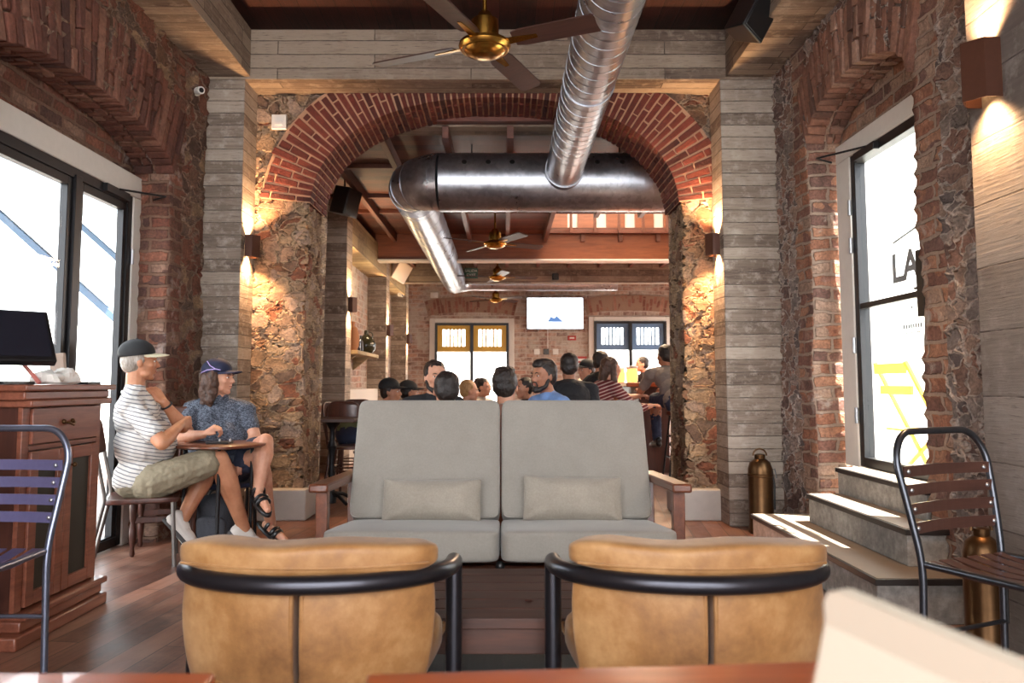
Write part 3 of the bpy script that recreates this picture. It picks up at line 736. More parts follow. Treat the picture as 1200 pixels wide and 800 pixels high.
M['chairtube'] = plain('raw_steel_tube', srgb(84, 86, 92), .32, .9, bump=.1, bscale=40, vary=.2)
M['armwood'] = wood('sofa_arm_wood', srgb(82, 42, 26), srgb(128, 72, 46), .35, 1, coat=.2)
M['sofawood'] = wood('sofa_rail_wood', srgb(96, 50, 30), srgb(142, 82, 50), .4, 0)
M['tabletop'] = wood('dark_table_wood', srgb(50, 28, 20), srgb(88, 52, 38), .5, 0)
M['redwood'] = wood('red_table_wood', srgb(132, 58, 26), srgb(178, 88, 42), .3, 0, coat=.4)
M['cabwood'] = wood('cabinet_mahogany', srgb(104, 56, 40), srgb(150, 90, 68), .35, 1, coat=.25)
M['cabdark'] = wood('cabinet_dark_mahogany', srgb(56, 28, 20), srgb(84, 44, 32), .4, 2, coat=.1)
M['brass'] = plain('brass', srgb(186, 142, 66), .25, 1, vary=.12, bscale=20)
M['oldbrass'] = plain('aged_brass', srgb(92, 66, 42), .38, .9, bump=.15, bscale=25, vary=.35)
M['darkmesh'] = None
t = NT('dark_door_mesh'); v = t.coord('Object'); c = t.n('ShaderNodeTexChecker'); t.l(v, c.inputs[0]); c.inputs['Scale'].default_value = 260; c.inputs[1].default_value = srgb(46, 44, 32); c.inputs[2].default_value = srgb(26, 24, 20); M['darkmesh'] = t.fin(c.outputs[0], .6)
M['cream'] = plain('cream_card', srgb(184, 172, 154), .7, vary=.02, bscale=3)
M['paper'] = plain('white_paper', srgb(226, 220, 212), .8, bump=.5, bscale=14, vary=.06)
M['screen'] = plain('dark_screen', srgb(34, 34, 42), .12, 0, vary=.1)
M['blackplastic'] = plain('black_plastic', srgb(24, 23, 24), .35)
M['slat'] = wood('brown_slat_paint', srgb(62, 38, 32), srgb(84, 54, 44), .3, 0, coat=.3)
M['slatm'] = plain('lacquered_steel_slat', srgb(128, 124, 168), .28, .6, vary=.1)
M['conc'] = None
t = NT('step_concrete'); v = t.coord('Object'); n = t.noise(v, 3, 6, .7); n2 = t.noise(v, 24, 5, .7)
t.bump(n2.outputs[0], .5, .006); M['conc'] = t.fin(t.ramp(t.math('ADD', t.math('MULTIPLY', n.outputs[0], .6), t.math('MULTIPLY', n2.outputs[0], .4)), [(.3, srgb(98, 92, 88)), (.5, srgb(132, 126, 120)), (.7, srgb(168, 162, 154))]), .85)
M['tread'] = plain('grey_brown_tread', srgb(128, 114, 100), .5, bump=.3, bscale=10, vary=.15)
M['treadedge'] = plain('dark_tread_edge', srgb(38, 32, 30), .45)
M['cyanide'] = None
M['brownmetal'] = plain('rust_brown_metal', srgb(74, 42, 28), .45, .4, vary=.15)
M['darkblade'] = wood('dark_fan_blade', srgb(52, 32, 28), srgb(78, 50, 42), .45, 0)
def duct_mat():
    t = NT('galvanised_duct'); v = t.coord('Object'); n = t.noise(v, 3.0, 4, .6); n2 = t.noise(v, 30, 4, .7)
    vo = t.n('ShaderNodeTexVoronoi'); t.l(v, vo.inputs[0]); vo.inputs['Scale'].default_value = 28
    sp = t.n('ShaderNodeSeparateColor'); t.l(vo.outputs['Color'], sp.inputs[0])
    f = t.math('ADD', t.math('MULTIPLY', sp.outputs[0], .25), t.math('MULTIPLY', n.outputs[0], .75))
    t.bump(n2.outputs[0], .12, .003)
    return t.fin(t.ramp(f, [(.2, srgb(140, 142, 148)), (.8, srgb(196, 198, 204))]), t.rng(f, .2, .8, .24, .42), .95)
M['duct'] = duct_mat()

# ================================================================ sofa
sf = thing('sofa', 'two-seat sofa with grey back and seat cushions in a brown wooden frame, facing the camera', 'sofa', (-.012, 3.2, 0))
W2 = .655
def sofa_part(mb, name, m, **k): o = mb.build(name, m, None, **k); return adopt(o, sf)
for i, x in enumerate((-W2 / 2, W2 / 2)):
    cx = x - .012
    tilt = Matrix.Rotation(R(5.5), 4, 'X') @ Matrix.Identity(4)
    tilt = Matrix.Rotation(R(-5.5), 4, 'X')
    c = MB().cushion((W2 - .008, .66, .115), (cx, 3.235, .432), 14, 16, .010, M=tilt)
    o = sofa_part(c, 'seat_cushion', M['sofa'])
    # piping round the seat cushion
    def rim(z): return fillet([(-W2 / 2 + .006, -.325, z), (W2 / 2 - .006, -.325, z), (W2 / 2 - .006, .325, z), (-W2 / 2 + .006, .325, z)] , .03)
    bt = Matrix.Translation((cx, 3.60, .705)) @ Matrix.Rotation(R(-24), 4, 'X')
    wd = W2 - .006
    c = MB().cushion((wd, .13, .545), (0, 0, 0), 18, 18, .0, M=None, fn=lambda q, wd=wd: Vector((q.x, q.y - .022 * (1 - (2 * q.x / wd) ** 2) * (1 - (2 * q.z / .545) ** 2) * (1 if q.y < 0 else -1), q.z)))
    c.v = [bt @ v for v in c.v]
    o = sofa_part(c, 'back_cushion', M['sofa'])
    pp = MB(); rr = [bt @ Vector(p) for p in fillet([(0, -.056, -.268), (-wd / 2 + .008, -.056, -.268), (-wd / 2 + .008, -.056, .268), (wd / 2 - .008, -.056, .268), (wd / 2 - .008, -.056, -.268), (.0, -.056, -.268)], .03, 5)]
    pp.tube(rr, .0035, 6); po = pp.build('piping', M['sofa']); po.parent = o; po.matrix_parent_inverse = Matrix.Identity(4)
# frame: rails, arms, posts
fm = MB()
fm.box((-.70, 2.93, .30), (.676, 2.975, .365)).box((-.70, 3.62, .26), (.676, 3.66, .34)).box((-.70, 2.97, .29), (-.665, 3.66, .34)).box((.641, 2.97, .29), (.676, 3.66, .34))
for k in range(7): fm.box((-.66, 3.03 + k * .09, .335), (.64, 3.08 + k * .09, .35))
sofa_part(fm, 'seat_frame', M['sofawood'], bevel=.004)
bk = MB(); dy = math.tan(R(24))
for x in (-.66, -.03, .60):
    bk.bar((x + .03, 3.66, .30), (x + .03, 3.72 + .62 * dy, .93), .05, .035, (0, 1, 0))
for z in (.45, .68, .90): bk.box((-.66, 3.70 + (z - .35) * dy, z), (.64, 3.725 + (z - .35) * dy, z + .05))
sofa_part(bk, 'back_frame', M['sofawood'], bevel=.004)
for s in (-1, 1):
    x = -.012 + s * .692
    am = MB(); n = 12
    for a, b in (((x, 3.04, .655), (x, 3.80, .625)),):
        am.bar(a, b, .075, .034)
    sofa_part(am, 'armrest', M['armwood'], bevel=.008)
    for y0, y1, z1 in ((3.12, 3.10, .64), (3.70, 3.74, .625)):
        lg = MB(); lg.bar((x - s * .005, y0, 0), (x - s * .005, y1, z1), .045, .05, (0, 1, 0)); sofa_part(lg, 'leg', M['armwood'], bevel=.004)
kn = MB().ball((-.012, 2.955, .385), (.018, .018, .02)); sofa_part(kn, 'joint_bolt', M['blackplastic'])

def lumbar(x, y, z, w, h, rz, lab, ry=0):
    t = thing('throw_pillow', lab, 'pillow', (x, y, z - h / 2), 0)
    Mx = Matrix.Translation((x, y, z)) @ Matrix.Rotation(R(-20), 4, 'X') @ Matrix.Rotation(R(rz), 4, 'Y')
    def fn(q):
        u, v = 2 * q.x / w, 2 * q.z / h
        k = (1 - .88 * max(abs(u), abs(v)) ** 3.2); q = Vector((q.x * (1 - .05 * (1 - v * v) * abs(u) ** 3), q.y * k, q.z * (1 - .06 * (1 - u * u) * abs(v) ** 3)))
        q.y += .003 * math.sin(u * 7 + v * 3) * (1 - abs(u)); return q
    c = MB().cushion((w, .13, h), (0, 0, 0), 14, 22, 0, fn=fn); c.v = [Mx @ v for v in c.v]
    adopt(c.build('cover', M['linen'], angle=80), t)
    p = MB().tube([Mx @ Vector((a, 0, b)) for a, b in ((-w / 2 + .004, -h / 2 + .004), (0, -h / 2 * .95 + .003), (w / 2 - .004, -h / 2 + .004), (w / 2 * .96, 0), (w / 2 - .004, h / 2 - .004), (0, h / 2 * .95 - .002), (-w / 2 + .004, h / 2 - .004), (-w / 2 * .96, 0))], .003, 6, closed=True)
    adopt(p.build('seam', M['linen']), t)
lumbar(-.302, 3.385, .560, .42, .185, 0, 'small grey linen pillow on the sofa seat nearer the window with the seated couple')
lumbar(.292, 3.385, .567, .42, .195, 1.5, 'small grey linen pillow on the sofa seat nearer the concrete steps')

# ================================================================ tan armchairs
def armchair(x, lab):
    t = thing('armchair', lab, 'armchair', (x, 2.0, 0), 0, None)
    def part(mb, name, m, **k): o = mb.build(name, m, t, **k); return o
    # local: y=0 mid, negative = back (towards the camera)
    hw, rt = .345, .0222
    yb, yf, za = -.15, .17, .59
    top = [(-hw, yf, za - .02)] + [(-hw * math.cos(math.pi * k / 20) * (1.0), yb + .28 - .28 * math.sin(math.pi * k / 20), za - .012 * (1 - math.sin(math.pi * k / 20))) for k in range(21)] + [(hw, yf, za - .02)]
    top = [(-hw, yf, 0.02), (-hw, yf, za - .03)] + top[1:-1] + [(hw, yf, za - .03), (hw, yf, 0.02)]
    path = fillet(top[:2] + [Vector((-hw, yf, za - .012))] + top[2:-2] + [Vector((hw, yf, za - .012))] + top[-2:], .045, 6)
    part(MB().tube(path, rt, 16), 'tube_frame', M['tube'])
    for s in (-1, 1):   # floor runner and rear leg of the frame
        lg = MB().tube(fillet([(s * hw, yf, .02), (s * hw, yb + .06, .02), (s * (hw - .05), yb + .06, .30)], .05, 6), rt * .9, 12); part(lg, 'leg', M['tube'])
    part(MB().tube([(-hw + .05, yb + .06, .27), (hw - .05, yb + .06, .27)], .014, 12).tube([(-hw, yf - .02, .22), (hw, yf - .02, .22)], .014, 12), 'cross_bar', M['tube'])
    # back: bent leather shell in two panels with a stitched gap
    def bend(q, rad=.42):
        a = q.x / rad; y = q.y
        return Vector(((rad + y * -1) * math.sin(a) , -(rad + -y) * math.cos(a) + rad, q.z))
    H0, H1_ = .20, .60
    W = .64
    for s in (-1, 1):
        def fn(q, s=s):
            u = (q.z + (H1_ - H0) / 2) / (H1_ - H0)             # 0 bottom .. 1 top
            u = max(0, u); k = .93 + .07 * min(1, u * 1.3) ** .7
            q = Vector((q.x + s * (W / 4 + .003), q.y, q.z))
            q.x *= k; 
            q.y -= .020 * (1 - (2 * u - 1) ** 2) * (1 if q.y < 0 else .2); q.y += .07 * (1 - u) ** 2
            q = bend(q); return q
        c = MB().cushion((W / 2 - .006, .05, H1_ - H0), (0, yb + .048, (H0 + H1_) / 2), 13, 16, 0, fn=fn)
        part(c, 'back_panel', M['leather'])
        # piping either side of the seam
        sp = []
        for k in range(13):
            u = k / 12; q = Vector((s * .0115, -.026, (u - .5) * (H1_ - H0) * .985)); q.y -= .012 * (1 - (2 * u - 1) ** 2); q.y += .07 * (1 - u) ** 2; q = bend(q); sp.append(Vector((q.x, q.y + yb + .048, q.z + (H0 + H1_) / 2)))
        part(MB().tube(sp, .0055, 8), 'seam_piping', M['leather'])
    # side welt on the edge of the shell
    for s in (-1, 1):
        sp = []
        for k in range(13):
            u = k / 12; kk = .93 + .07 * min(1, u * 1.3) ** .7; q = Vector((s * (W / 2 + .001) * kk, 0, (u - .5) * (H1_ - H0) * .97)); q.y += .07 * (1 - u) ** 2; q = bend(q); sp.append(Vector((q.x, q.y + yb + .048, q.z + (H0 + H1_) / 2)))
        part(MB().tube(sp, [.006 + .012 * math.sin(math.pi * min(1, k / 9)) for k in range(13)], 8), 'side_welt', M['leather'])
    # top roll folded over the tube
    def fn2(q):
        u = 2 * q.x / .635; q = Vector((q.x, q.y, q.z * (1 - .12 * abs(u) ** 5) + .004 * abs(u) ** 3 + .004 * math.sin(u * 6))); return bend(q, .62)
    c = MB().cushion((.635, .13, .078), (0, yb + .088, .634), 4.6, 26, 0, fn=fn2); part(c, 'top_roll', M['leather'])
    st = []
    for k in range(25):
        q = bend(Vector(((k / 24 - .5) * .56, -.0645, -.012)), .62); st.append(q + Vector((0, yb + .088, .634)))
    part(MB().tube(st, .0035, 6), 'roll_stitching', M['leather'])
    # inner back and seat
    def fn3(q): 
        q.y += -.10 * (q.z) ; return bend(q, .42)
    part(MB().cushion((.58, .07, .27), (0, yb + .13, .50), 6, 14, .0, fn=fn3), 'inner_back', M['leather'])
    Ms = Matrix.Rotation(R(7), 4, 'X')
    part(MB().cushion((.655, .37, .10), (0, .085, .375), 6, 16, .02, M=Ms, fn=lambda q: Vector((q.x * (.72 + .28 * (q.y + .185) / .37), q.y, q.z - .05 * (.5 - q.y / .37)))), 'seat', M['leather'])
    part(MB().tube([Ms @ Vector(p) + Vector((0, .085, .375)) for p in fillet([(-.235, -.17, -.045), (-.326, .184, -.005), (.326, .184, -.005), (.235, -.17, -.045)], .05)], .006, 8, closed=False), 'seat_piping', M['leather'])
    return t
armchair(-.478, 'tan leather armchair with black tube arms, beside the wooden cabinet, seen from behind')
armchair(.478, 'tan leather armchair with black tube arms, beside the concrete steps, seen from behind')

# ================================================================ coffee table, foreground tables, menu
ct = thing('coffee_table', 'low dark wooden coffee table between the armchairs and the sofa', 'table', (0, 2.55, 0))
tp = MB()
for k in range(6): tp.box((-.62, 2.252 + k * .1, .372), (.62, 2.2505 + k * .1 + .0985, .402))
adopt(tp.build('tabletop', M['tabletop'], None, .0025), ct)
adopt(MB().box((-.60, 2.265, .300), (.60, 2.285, .372)).box((-.60, 2.82, .300), (.60, 2.84, .372)).box((-.60, 2.285, .300), (-.58, 2.82, .372)).box((.58, 2.285, .300), (.60, 2.82, .372)).build('apron', M['tabletop'], None, .003), ct)
for x in (-.56, .56):
    for y in (2.31, 2.79): adopt(MB().box((x - .03, y - .03, 0), (x + .03, y + .03, .30)).build('leg', M['tabletop'], None, .003), ct)
adopt(MB().ball((.075, 2.43, .404), (.012, .008, .004)).ball((-.20, 2.44, .404), (.007, .005, .003)).build('knot', M['cabdark']), ct)
rg = MB().box((-.55, 2.02, .0), (.55, 3.5, .012)).build('shade_sheet', fabric('shade_black', srgb(30, 27, 26), 90, .3), None, .004)  # added sheet, its black colour stands for the shade on the floor
tag(rg, 'added dark sheet for the shade under the coffee table and sofa', 'shade_sheet')

def fg_table(lab, x0, x1, y1, rz, loc):
    t = thing('dining_table', lab, 'table', loc, R(rz))
    tp = MB(); n = 5
    for k in range(n): tp.box((x0, -.40 + (y1 + .40) * k / n, .722), (x1, -.40 + (y1 + .40) * (k + 1) / n - .0006, .75))
    tp.build('tabletop', M['redwood'], t, .004, 3)
    MB().box((x0 + .05, -.35, .65), (x1 - .05, y1 - .05, .72)).build('apron', M['redwood'], t, .003)
    for x in (x0 + .08, x1 - .08):
        for y in (-.30, y1 - .10): MB().box((x - .03, y - .03, 0), (x + .03, y + .03, .65)).build('leg', M['redwood'], t, .003)
fg_table('red-brown wooden table at the camera with a cream menu card standing on it', -.075, .80, .858, 4.5, (0, .0, 0))
fg_table('red-brown wooden table just showing its edge in front of the armchair beside the cabinet', -1.35, -.30, .853, 0, (0, 0, 0))
# menu card, two leaves
mc = thing('menu_card', 'blank cream menu card standing open on the red-brown table at the camera', 'menu', (.25, .42, .752), 0)
pA, pB = P(966, 684, .55), P(1260, 806, .42)
def card(p0, p1, z0, lean):
    p0, p1 = Vector(p0), Vector(p1); u = (p1 - p0); nrm = Vector((u.y, -u.x, 0)).normalized()
    L = u.length; un = u.normalized(); q = []
    dn0 = Vector((p0.x + lean * nrm.x, p0.y + lean * nrm.y, z0)); dn1 = Vector((p1.x + lean * nrm.x, p1.y + lean * nrm.y, z0))
    pts = []
    dd = (dn0 - p0).normalized()
    pts = [p0 + dd * .012, p0 + dd * .004 + un * .004, p0 + un * .012, p1, dn1, dn0]
    th = nrm.cross(Vector((0, 0, 1))).cross(Vector((0, 0, 1)))
    return MB().prism(pts, nrm * .0022)
adopt(card(pA, pB, .752, -.012).build('front_leaf', M['cream'], None, fixn=True), mc)
adopt(card(pA + Vector((.010, .006, 0)), pB + Vector((.010, .006, 0)), .752, .06).build('back_leaf', M['cream'], None, fixn=True), mc)

# ================================================================ cabinet and what stands on it
cb = thing('cabinet', 'mahogany service cabinet with one drawer and two mesh doors beside the glazed door', 'cabinet', (-2.1, 3.5, 0))
CXf, CY0, CY1 = -1.965, 3.25, 3.88
def cpart(mb, name, m, parent=None, **k):
    o = mb.build(name, m, None, **k)
    if parent is None: return adopt(o, cb)
    o.parent = parent; return o
cpart(MB().box((-2.28, CY0 + .02, .12), (CXf - .02, CY1 - .02, 1.0)), 'body', M['cabdark'], bevel=.004)
ba = MB().box((-2.285, CY0 - .06, 0), (CXf + .05, CY1 + .03, .055)).box((-2.285, CY0 + .0, .055), (CXf + .03, CY1 + .015, .10)).box((-2.285, CY0 + .0, .10), (CXf + .05, CY1 + .03, .13)); cpart(ba, 'plinth', M['cabwood'], bevel=.008)
tp = MB().box((-2.29, CY0 - .07, 1.022), (CXf + .055, CY1 + .035, 1.048)).box((-2.285, CY0 - .04, .985), (CXf + .03, CY1 + .015, 1.022)).box((-2.285, CY0 - .01, .955), (CXf + .042, CY1 + .022, .985)); cpart(tp, 'top', M['cabwood'], bevel=.006)
st = MB().box((CXf - .02, CY0, .13), (CXf, CY0 + .05, .955)).box((CXf - .02, CY1 - .035, .13), (CXf, CY1, .955)).box((CXf - .02, CY0 + .05, .775), (CXf, CY1 - .035, .795)); cpart(st, 'face_frame', M['cabwood'], bevel=.002)
dr = cpart(MB().box((CXf - .01, CY0 + .055, .80), (CXf + .012, CY1 - .04, .95)), 'drawer', M['cabwood'], bevel=.003)
ym = (CY0 + CY1) / 2
hb = MB().tube([(CXf + .012, ym - .035, .885), (CXf + .035, ym - .02, .878), (CXf + .04, ym, .87), (CXf + .035, ym + .02, .878), (CXf + .012, ym + .035, .885)], .006, 8).ball((CXf + .016, ym - .035, .885), .011).ball((CXf + .016, ym + .035, .885), .011)
h = hb.build('handle', M['oldbrass']); h.parent = dr; h.matrix_parent_inverse = Matrix.Identity(4); 
for a, b, ks in ((CY0 + .055, ym - .003, 1), (ym + .003, CY1 - .04, -1)):
    w = .055; d_ = MB().box((CXf - .01, a, .14), (CXf + .012, a + w, .77)).box((CXf - .01, b - w, .14), (CXf + .012, b, .77)).box((CXf - .01, a + w, .14), (CXf + .012, b - w, .14 + w)).box((CXf - .01, a + w, .77 - w), (CXf + .012, b - w, .77))
    do = cpart(d_, 'door', M['cabwood'], bevel=.003)
    pm = MB().box((CXf - .008, a + w, .14 + w), (CXf - .002, b - w, .77 - w)).build('mesh_panel', M['darkmesh']); pm.parent = do
    yk = (b - w / 2) if ks == 1 else (a + w / 2)
    k_ = MB().tube([(CXf + .012, yk, .69), (CXf + .032, yk, .69)], .005, 8).ball((CXf + .036, yk, .69), .011).build('knob', M['oldbrass']); k_.parent = do
# touch-screen till
mo = thing('monitor', 'black touch-screen monitor tilted on its stand on top of the cabinet', 'monitor', (-2.15, 3.35, 1.05), 0)
Mm = Matrix.Translation((-2.14, 3.33, 1.25)) @ Matrix.Rotation(R(46), 4, 'Z') @ Matrix.Rotation(R(-36), 4, 'X')
b_ = MB().box((-.21, -.02, -.14), (.21, .02, .14), Mm); adopt(b_.build('housing', M['blackplastic'], None, .008), mo)
b_ = MB().box((-.192, -.0225, -.115), (.192, -.0195, .125), Mm); adopt(b_.build('screen', M['screen']), mo)
adopt(MB().box((-2.25, 3.20, 1.048), (-2.02, 3.42, 1.062)).tube([(-2.13, 3.30, 1.06), (-2.12, 3.25, 1.16)], .03, 12).build('stand', M['blackplastic'], None, .004), mo)
# things lying on the cabinet
def crumple(mb, c, r, seed, sq=(1, 1, .6)):
    m_ = MB().ball((0, 0, 0), 1, 18, 12)
    for v in m_.v:
        k = 1 + .35 * noise.noise(v * 1.7 + Vector((seed, 0, 0))) + .18 * noise.noise(v * 4.5 + Vector((0, seed, 0)))
        mb.v.append(Vector((c[0] + v.x * r * k * sq[0], c[1] + v.y * r * k * sq[1], max(1.0485, c[2] + v.z * r * k * sq[2]))))
    o = len(mb.v) - len(m_.v); mb.f += [tuple(i + o for i in f) for f in m_.f]; mb.c += [None] * len(m_.f)
    return mb
o = crumple(MB(), (-2.02, 3.50, 1.07), .055, 1, (1.2, 1, .7)).build('napkin', M['paper'], angle=25); tag(o, 'crumpled white napkin on the cabinet top nearest the monitor', 'napkin', 'crumpled napkins on the cabinet')
o = crumple(MB(), (-2.02, 3.64, 1.075), .06, 5, (1.0, 1, .8)).build('napkin', M['paper'], angle=25); tag(o, 'crumpled white napkin on the cabinet top nearer the water glass', 'napkin', 'crumpled napkins on the cabinet')
o = MB().bar((-1.99, 3.40, 1.055), (-2.09, 3.44, 1.14), .012, .012).build('pen', plain('pink_pen', srgb(206, 120, 110), .4)); tag(o, 'pink pen leaning out of the napkins on the cabinet', 'pen')
tr_ = thing('bill_tray', 'flat black bill tray on the far end of the cabinet top', 'tray', (-2.0, 3.76, 1.048))
adopt(MB().box((-2.06, 3.68, 1.048), (-1.93, 3.80, 1.054)).build('base', M['blackplastic'], None, .002), tr_)
adopt(MB().box((-2.06, 3.68, 1.054), (-2.055, 3.80, 1.062)).box((-1.935, 3.68, 1.054), (-1.93, 3.80, 1.062)).box((-2.055, 3.68, 1.054), (-1.935, 3.685, 1.062)).box((-2.055, 3.795, 1.054), (-1.935, 3.80, 1.062)).build('rim', M['blackplastic']), tr_)
o = MB().box((-.035, -.012, 0), (.035, .012, .15), Matrix.Translation((-2.13, 3.80, 1.048)) @ Matrix.Rotation(R(-6), 4, 'Y')).build('folded_card', plain('beige_card', srgb(206, 186, 170), .7, vary=.05), None, .003); tag(o, 'beige folded card standing on the cabinet top by the window', 'card')
M['clear'] = None
t = NT('clear_glass'); t.t.nodes.remove(t.b)
gl = t.n('ShaderNodeBsdfGlossy'); gl.inputs['Roughness'].default_value = .03; tr = t.n('ShaderNodeBsdfTransparent'); tr.inputs[0].default_value = (.88, .91, .93, 1)
lw = t.n('ShaderNodeLayerWeight'); lw.inputs[0].default_value = .35; mx = t.n('ShaderNodeMixShader'); t.l(t.math('MULTIPLY', lw.outputs['Facing'], .5), mx.inputs[0]); t.l(tr.outputs[0], mx.inputs[1]); t.l(gl.outputs[0], mx.inputs[2]); t.l(mx.outputs[0], t.out.inputs[0]); M['clear'] = t.m
def tumbler(c, r, h, lab, name='water_glass'):
    o = MB().lathe([(r * .7, 0), (r * .82, .004), (r, h), (r - .003, h), (r * .76, .01), (.001, .01)], c, 24).build(name, M['clear']); return tag(o, lab, 'glass')
tumbler((-1.97, 3.855, 1.048), .04, .165, 'tall clear glass on the end corner of the cabinet top')

# ================================================================ tube and slat chairs
def slat_chair(loc, rz, lab, slat_m, tube_m, name='slat_chair'):
    t = thing(name, lab, 'chair', loc, R(rz))
    # local: faces -y, back at +y ; seat height .45
    w, r_ = .205, .0125
    hoop = [(-w, .20, 0), (-w + .005, .19, .45), (-w - .012, .215, .60), (-w - .03, .255, .80), (-w + .03, .275, .885), (w - .03, .275, .885), (w + .03, .255, .80), (w + .012, .215, .60), (w - .005, .19, .45), (w, .20, 0)]
    MB().tube(fillet(hoop, .085, 8), r_, 14).build('back_frame', tube_m, t)
    seat = [(-w + .01, .19, .45), (-w - .005, -.17, .452), (-w + .05, -.215, .45), (w - .05, -.215, .45), (w + .005, -.17, .452), (w - .01, .19, .45)]
    MB().tube(fillet(seat, .06, 8), r_ * .95, 12).build('seat_frame', tube_m, t)
    for s in (-1, 1):
        MB().tube(fillet([(s * (w - .02), -.16, .44), (s * (w + .005), -.20, .30), (s * (w + .03), -.235, 0.0)], .12, 6), r_ * .95, 12).build('leg', tube_m, t)
    MB().tube([(-w, .19, .22), (w, .19, .22)], .008, 8).build('stretcher', tube_m, t)
    for k in range(4):     # back slats, gently curved
        z = .565 + k * .062; y = .205 + (z - .55) * .16
        m_ = MB(); n = 12
        for i in range(n):
            f = lambda i: (-w - .008 - .02 * (z - .56) * 1.5 + (2 * w + .016 + .04 * (z - .56) * 1.5) * i / n, y + .028 * math.sin(math.pi * i / n), z)
            a, b = f(i), f(i + 1); m_.add([(a[0], a[1] - .002, z - .019), (b[0], b[1] - .002, z - .019), (b[0], b[1] + .002, z - .019), (a[0], a[1] + .002, z - .019), (a[0], a[1] - .002, z + .019), (b[0], b[1] - .002, z + .019), (b[0], b[1] + .002, z + .019), (a[0], a[1] + .002, z + .019)], [(0, 3, 2, 1), (4, 5, 6, 7), (0, 1, 5, 4), (2, 3, 7, 6)])
        so = m_.build('back_slat', slat_m, t)
        bo = MB().ball((-w + .012, y - .001, z), (.008, .006, .008), 10, 6).ball((w - .012, y - .001, z), (.008, .006, .008), 10, 6).build('bolt', M['hinge']); bo.parent = so
    for k in range(6):
        m_ = MB(); x = -w + .03 + k * (2 * w - .06) / 5; n = 8
        for i in range(n):
            f = lambda i: (-.20 + .385 * i / n, .456 - .022 * math.sin(math.pi * i / n))
            a, b = f(i), f(i + 1); m_.add([(x - .024, a[0], a[1]), (x + .024, a[0], a[1]), (x + .024, b[0], b[1]), (x - .024, b[0], b[1]), (x - .024, a[0], a[1] + .004), (x + .024, a[0], a[1] + .004), (x + .024, b[0], b[1] + .004), (x - .024, b[0], b[1] + .004)], [(0, 3, 2, 1), (4, 5, 6, 7), (1, 2, 6, 5), (3, 0, 4, 7)])
        m_.build('seat_slat', slat_m, t)
    return t
slat_chair((1.66, 2.60, 0), 24, 'metal tube chair with brown slats in front of the concrete steps', M['slat'], M['chairtube'])
slat_chair((-1.85, 2.72, 0), 0, 'metal tube chair with violet-grey slats in front of the cabinet', M['slatm'], M['bluetube'])

# ================================================================ steps to the side door
sp = thing('entrance_steps', 'grey concrete steps with dark-edged treads leading up to the side door', 'steps', (1.9, 4.4, 0))
def stp(x0, x1, y0, y1, z0, z1):
    b = adopt(MB().box((x0 + .012, y0 + .012, z0), (x1, y1 - .012, z1 - .03)).build('riser_block', M['conc'], None, .004), sp)
    e = adopt(MB().box((x0, y0, z1 - .03), (x1, y1, z1 - .003)).build('tread_edge', M['treadedge'], None, .002), sp)
    adopt(MB().box((x0 + .012, y0 + .012, z1 - .003), (x1, y1 - .012, z1)).build('tread', M['tread'], None, .001), sp)
stp(1.63, 2.09, 3.54, 5.30, 0, .20)
stp(1.88, 2.09, 3.76, 4.98, .20, .375)
stp(2.09, 2.36, 3.97, 5.04, .0, .53)

# ================================================================ brass fire extinguishers
def extinguisher(x, y, r, h, lab):
    t = thing('fire_extinguisher', lab, 'fire extinguisher', (x, y, 0))
    MB().lathe([(r * .9, 0), (r, .01), (r, .05), (r * .97, .055), (r * .97, h * .72), (r * 1.03, h * .73), (r * 1.03, h * .75), (r * .97, h * .76), (r * .96, h * .82), (r * .80, h * .90), (r * .5, h * .94), (r * .35, h * .95)], (0, 0, 0), 32).build('body', M['oldbrass'], t)
    MB().lathe([(r * .40, h * .94), (r * .42, h * .96), (r * .42, h * 1.0), (r * .2, h * 1.01)], (0, 0, 0), 16).build('cap', M['oldbrass'], t)
    MB().tube(arcpts((0, 0, h * .985), r * .55, 0, 180, 10), .006, 8).build('handle', M['oldbrass'], t)
    MB().tube([(r * .95, 0, h * .80), (r * 1.1, -.01, h * .6), (r * 1.08, -.01, h * .3)], .007, 8).tube([(r * .9, 0, h * .80), (r * 1.1, -.02, h * .82), (r * 1.2, -.03, h * .7)], .004, 6).build('hose', M['blackplastic'], t)
extinguisher(1.83, 5.70, .088, .55, 'old brass fire extinguisher standing against the concrete pillar beyond the steps')
extinguisher(1.83, 3.08, .072, .50, 'old brass fire extinguisher standing behind the brown slat chair')

# ================================================================ cafe tables and wooden chairs beyond the sofa
M['darkwood'] = wood('dark_chair_wood', srgb(58, 32, 26), srgb(96, 56, 44), .35, 2, coat=.2)
M['castiron'] = plain('cast_iron', srgb(30, 28, 30), .5, .5, bump=.2, bscale=40)
def bentwood(loc, rz, lab, group=None, name='bentwood_chair'):
    t = thing(name, lab, 'chair', loc, R(rz), group)
    MB().lathe([(.19, .44), (.205, .445), (.205, .465), (.19, .47)], (0, 0, 0), 24).build('seat', M['darkwood'], t)
    MB().tube(fillet([(-.18, .14, .44), (-.19, .20, .70), (-.15, .235, .88), (.15, .235, .88), (.19, .20, .70), (.18, .14, .44)], .1, 8), .013, 10).build('back_hoop', M['darkwood'], t)
    MB().cushion((.30, .02, .16), (0, .235, .79), 6, 8, 0, fn=lambda q: Vector((q.x, q.y + .03 * (1 - (q.x / .15) ** 2), q.z))).build('back_panel', M['darkwood'], t)
    for x, y in ((-.15, -.15), (.15, -.15), (-.16, .14), (.16, .14)): MB().tube([(x, y, .45), (x * 1.25, y * 1.3, 0)], [.014, .011], 8).build('leg', M['darkwood'], t)
    MB().tube(arcpts((0, 0, .24), .175, 0, 360, 20, (1, 0, 0), (0, 1, 0)), .008, 6).build('leg_ring', M['darkwood'], t)
    return t
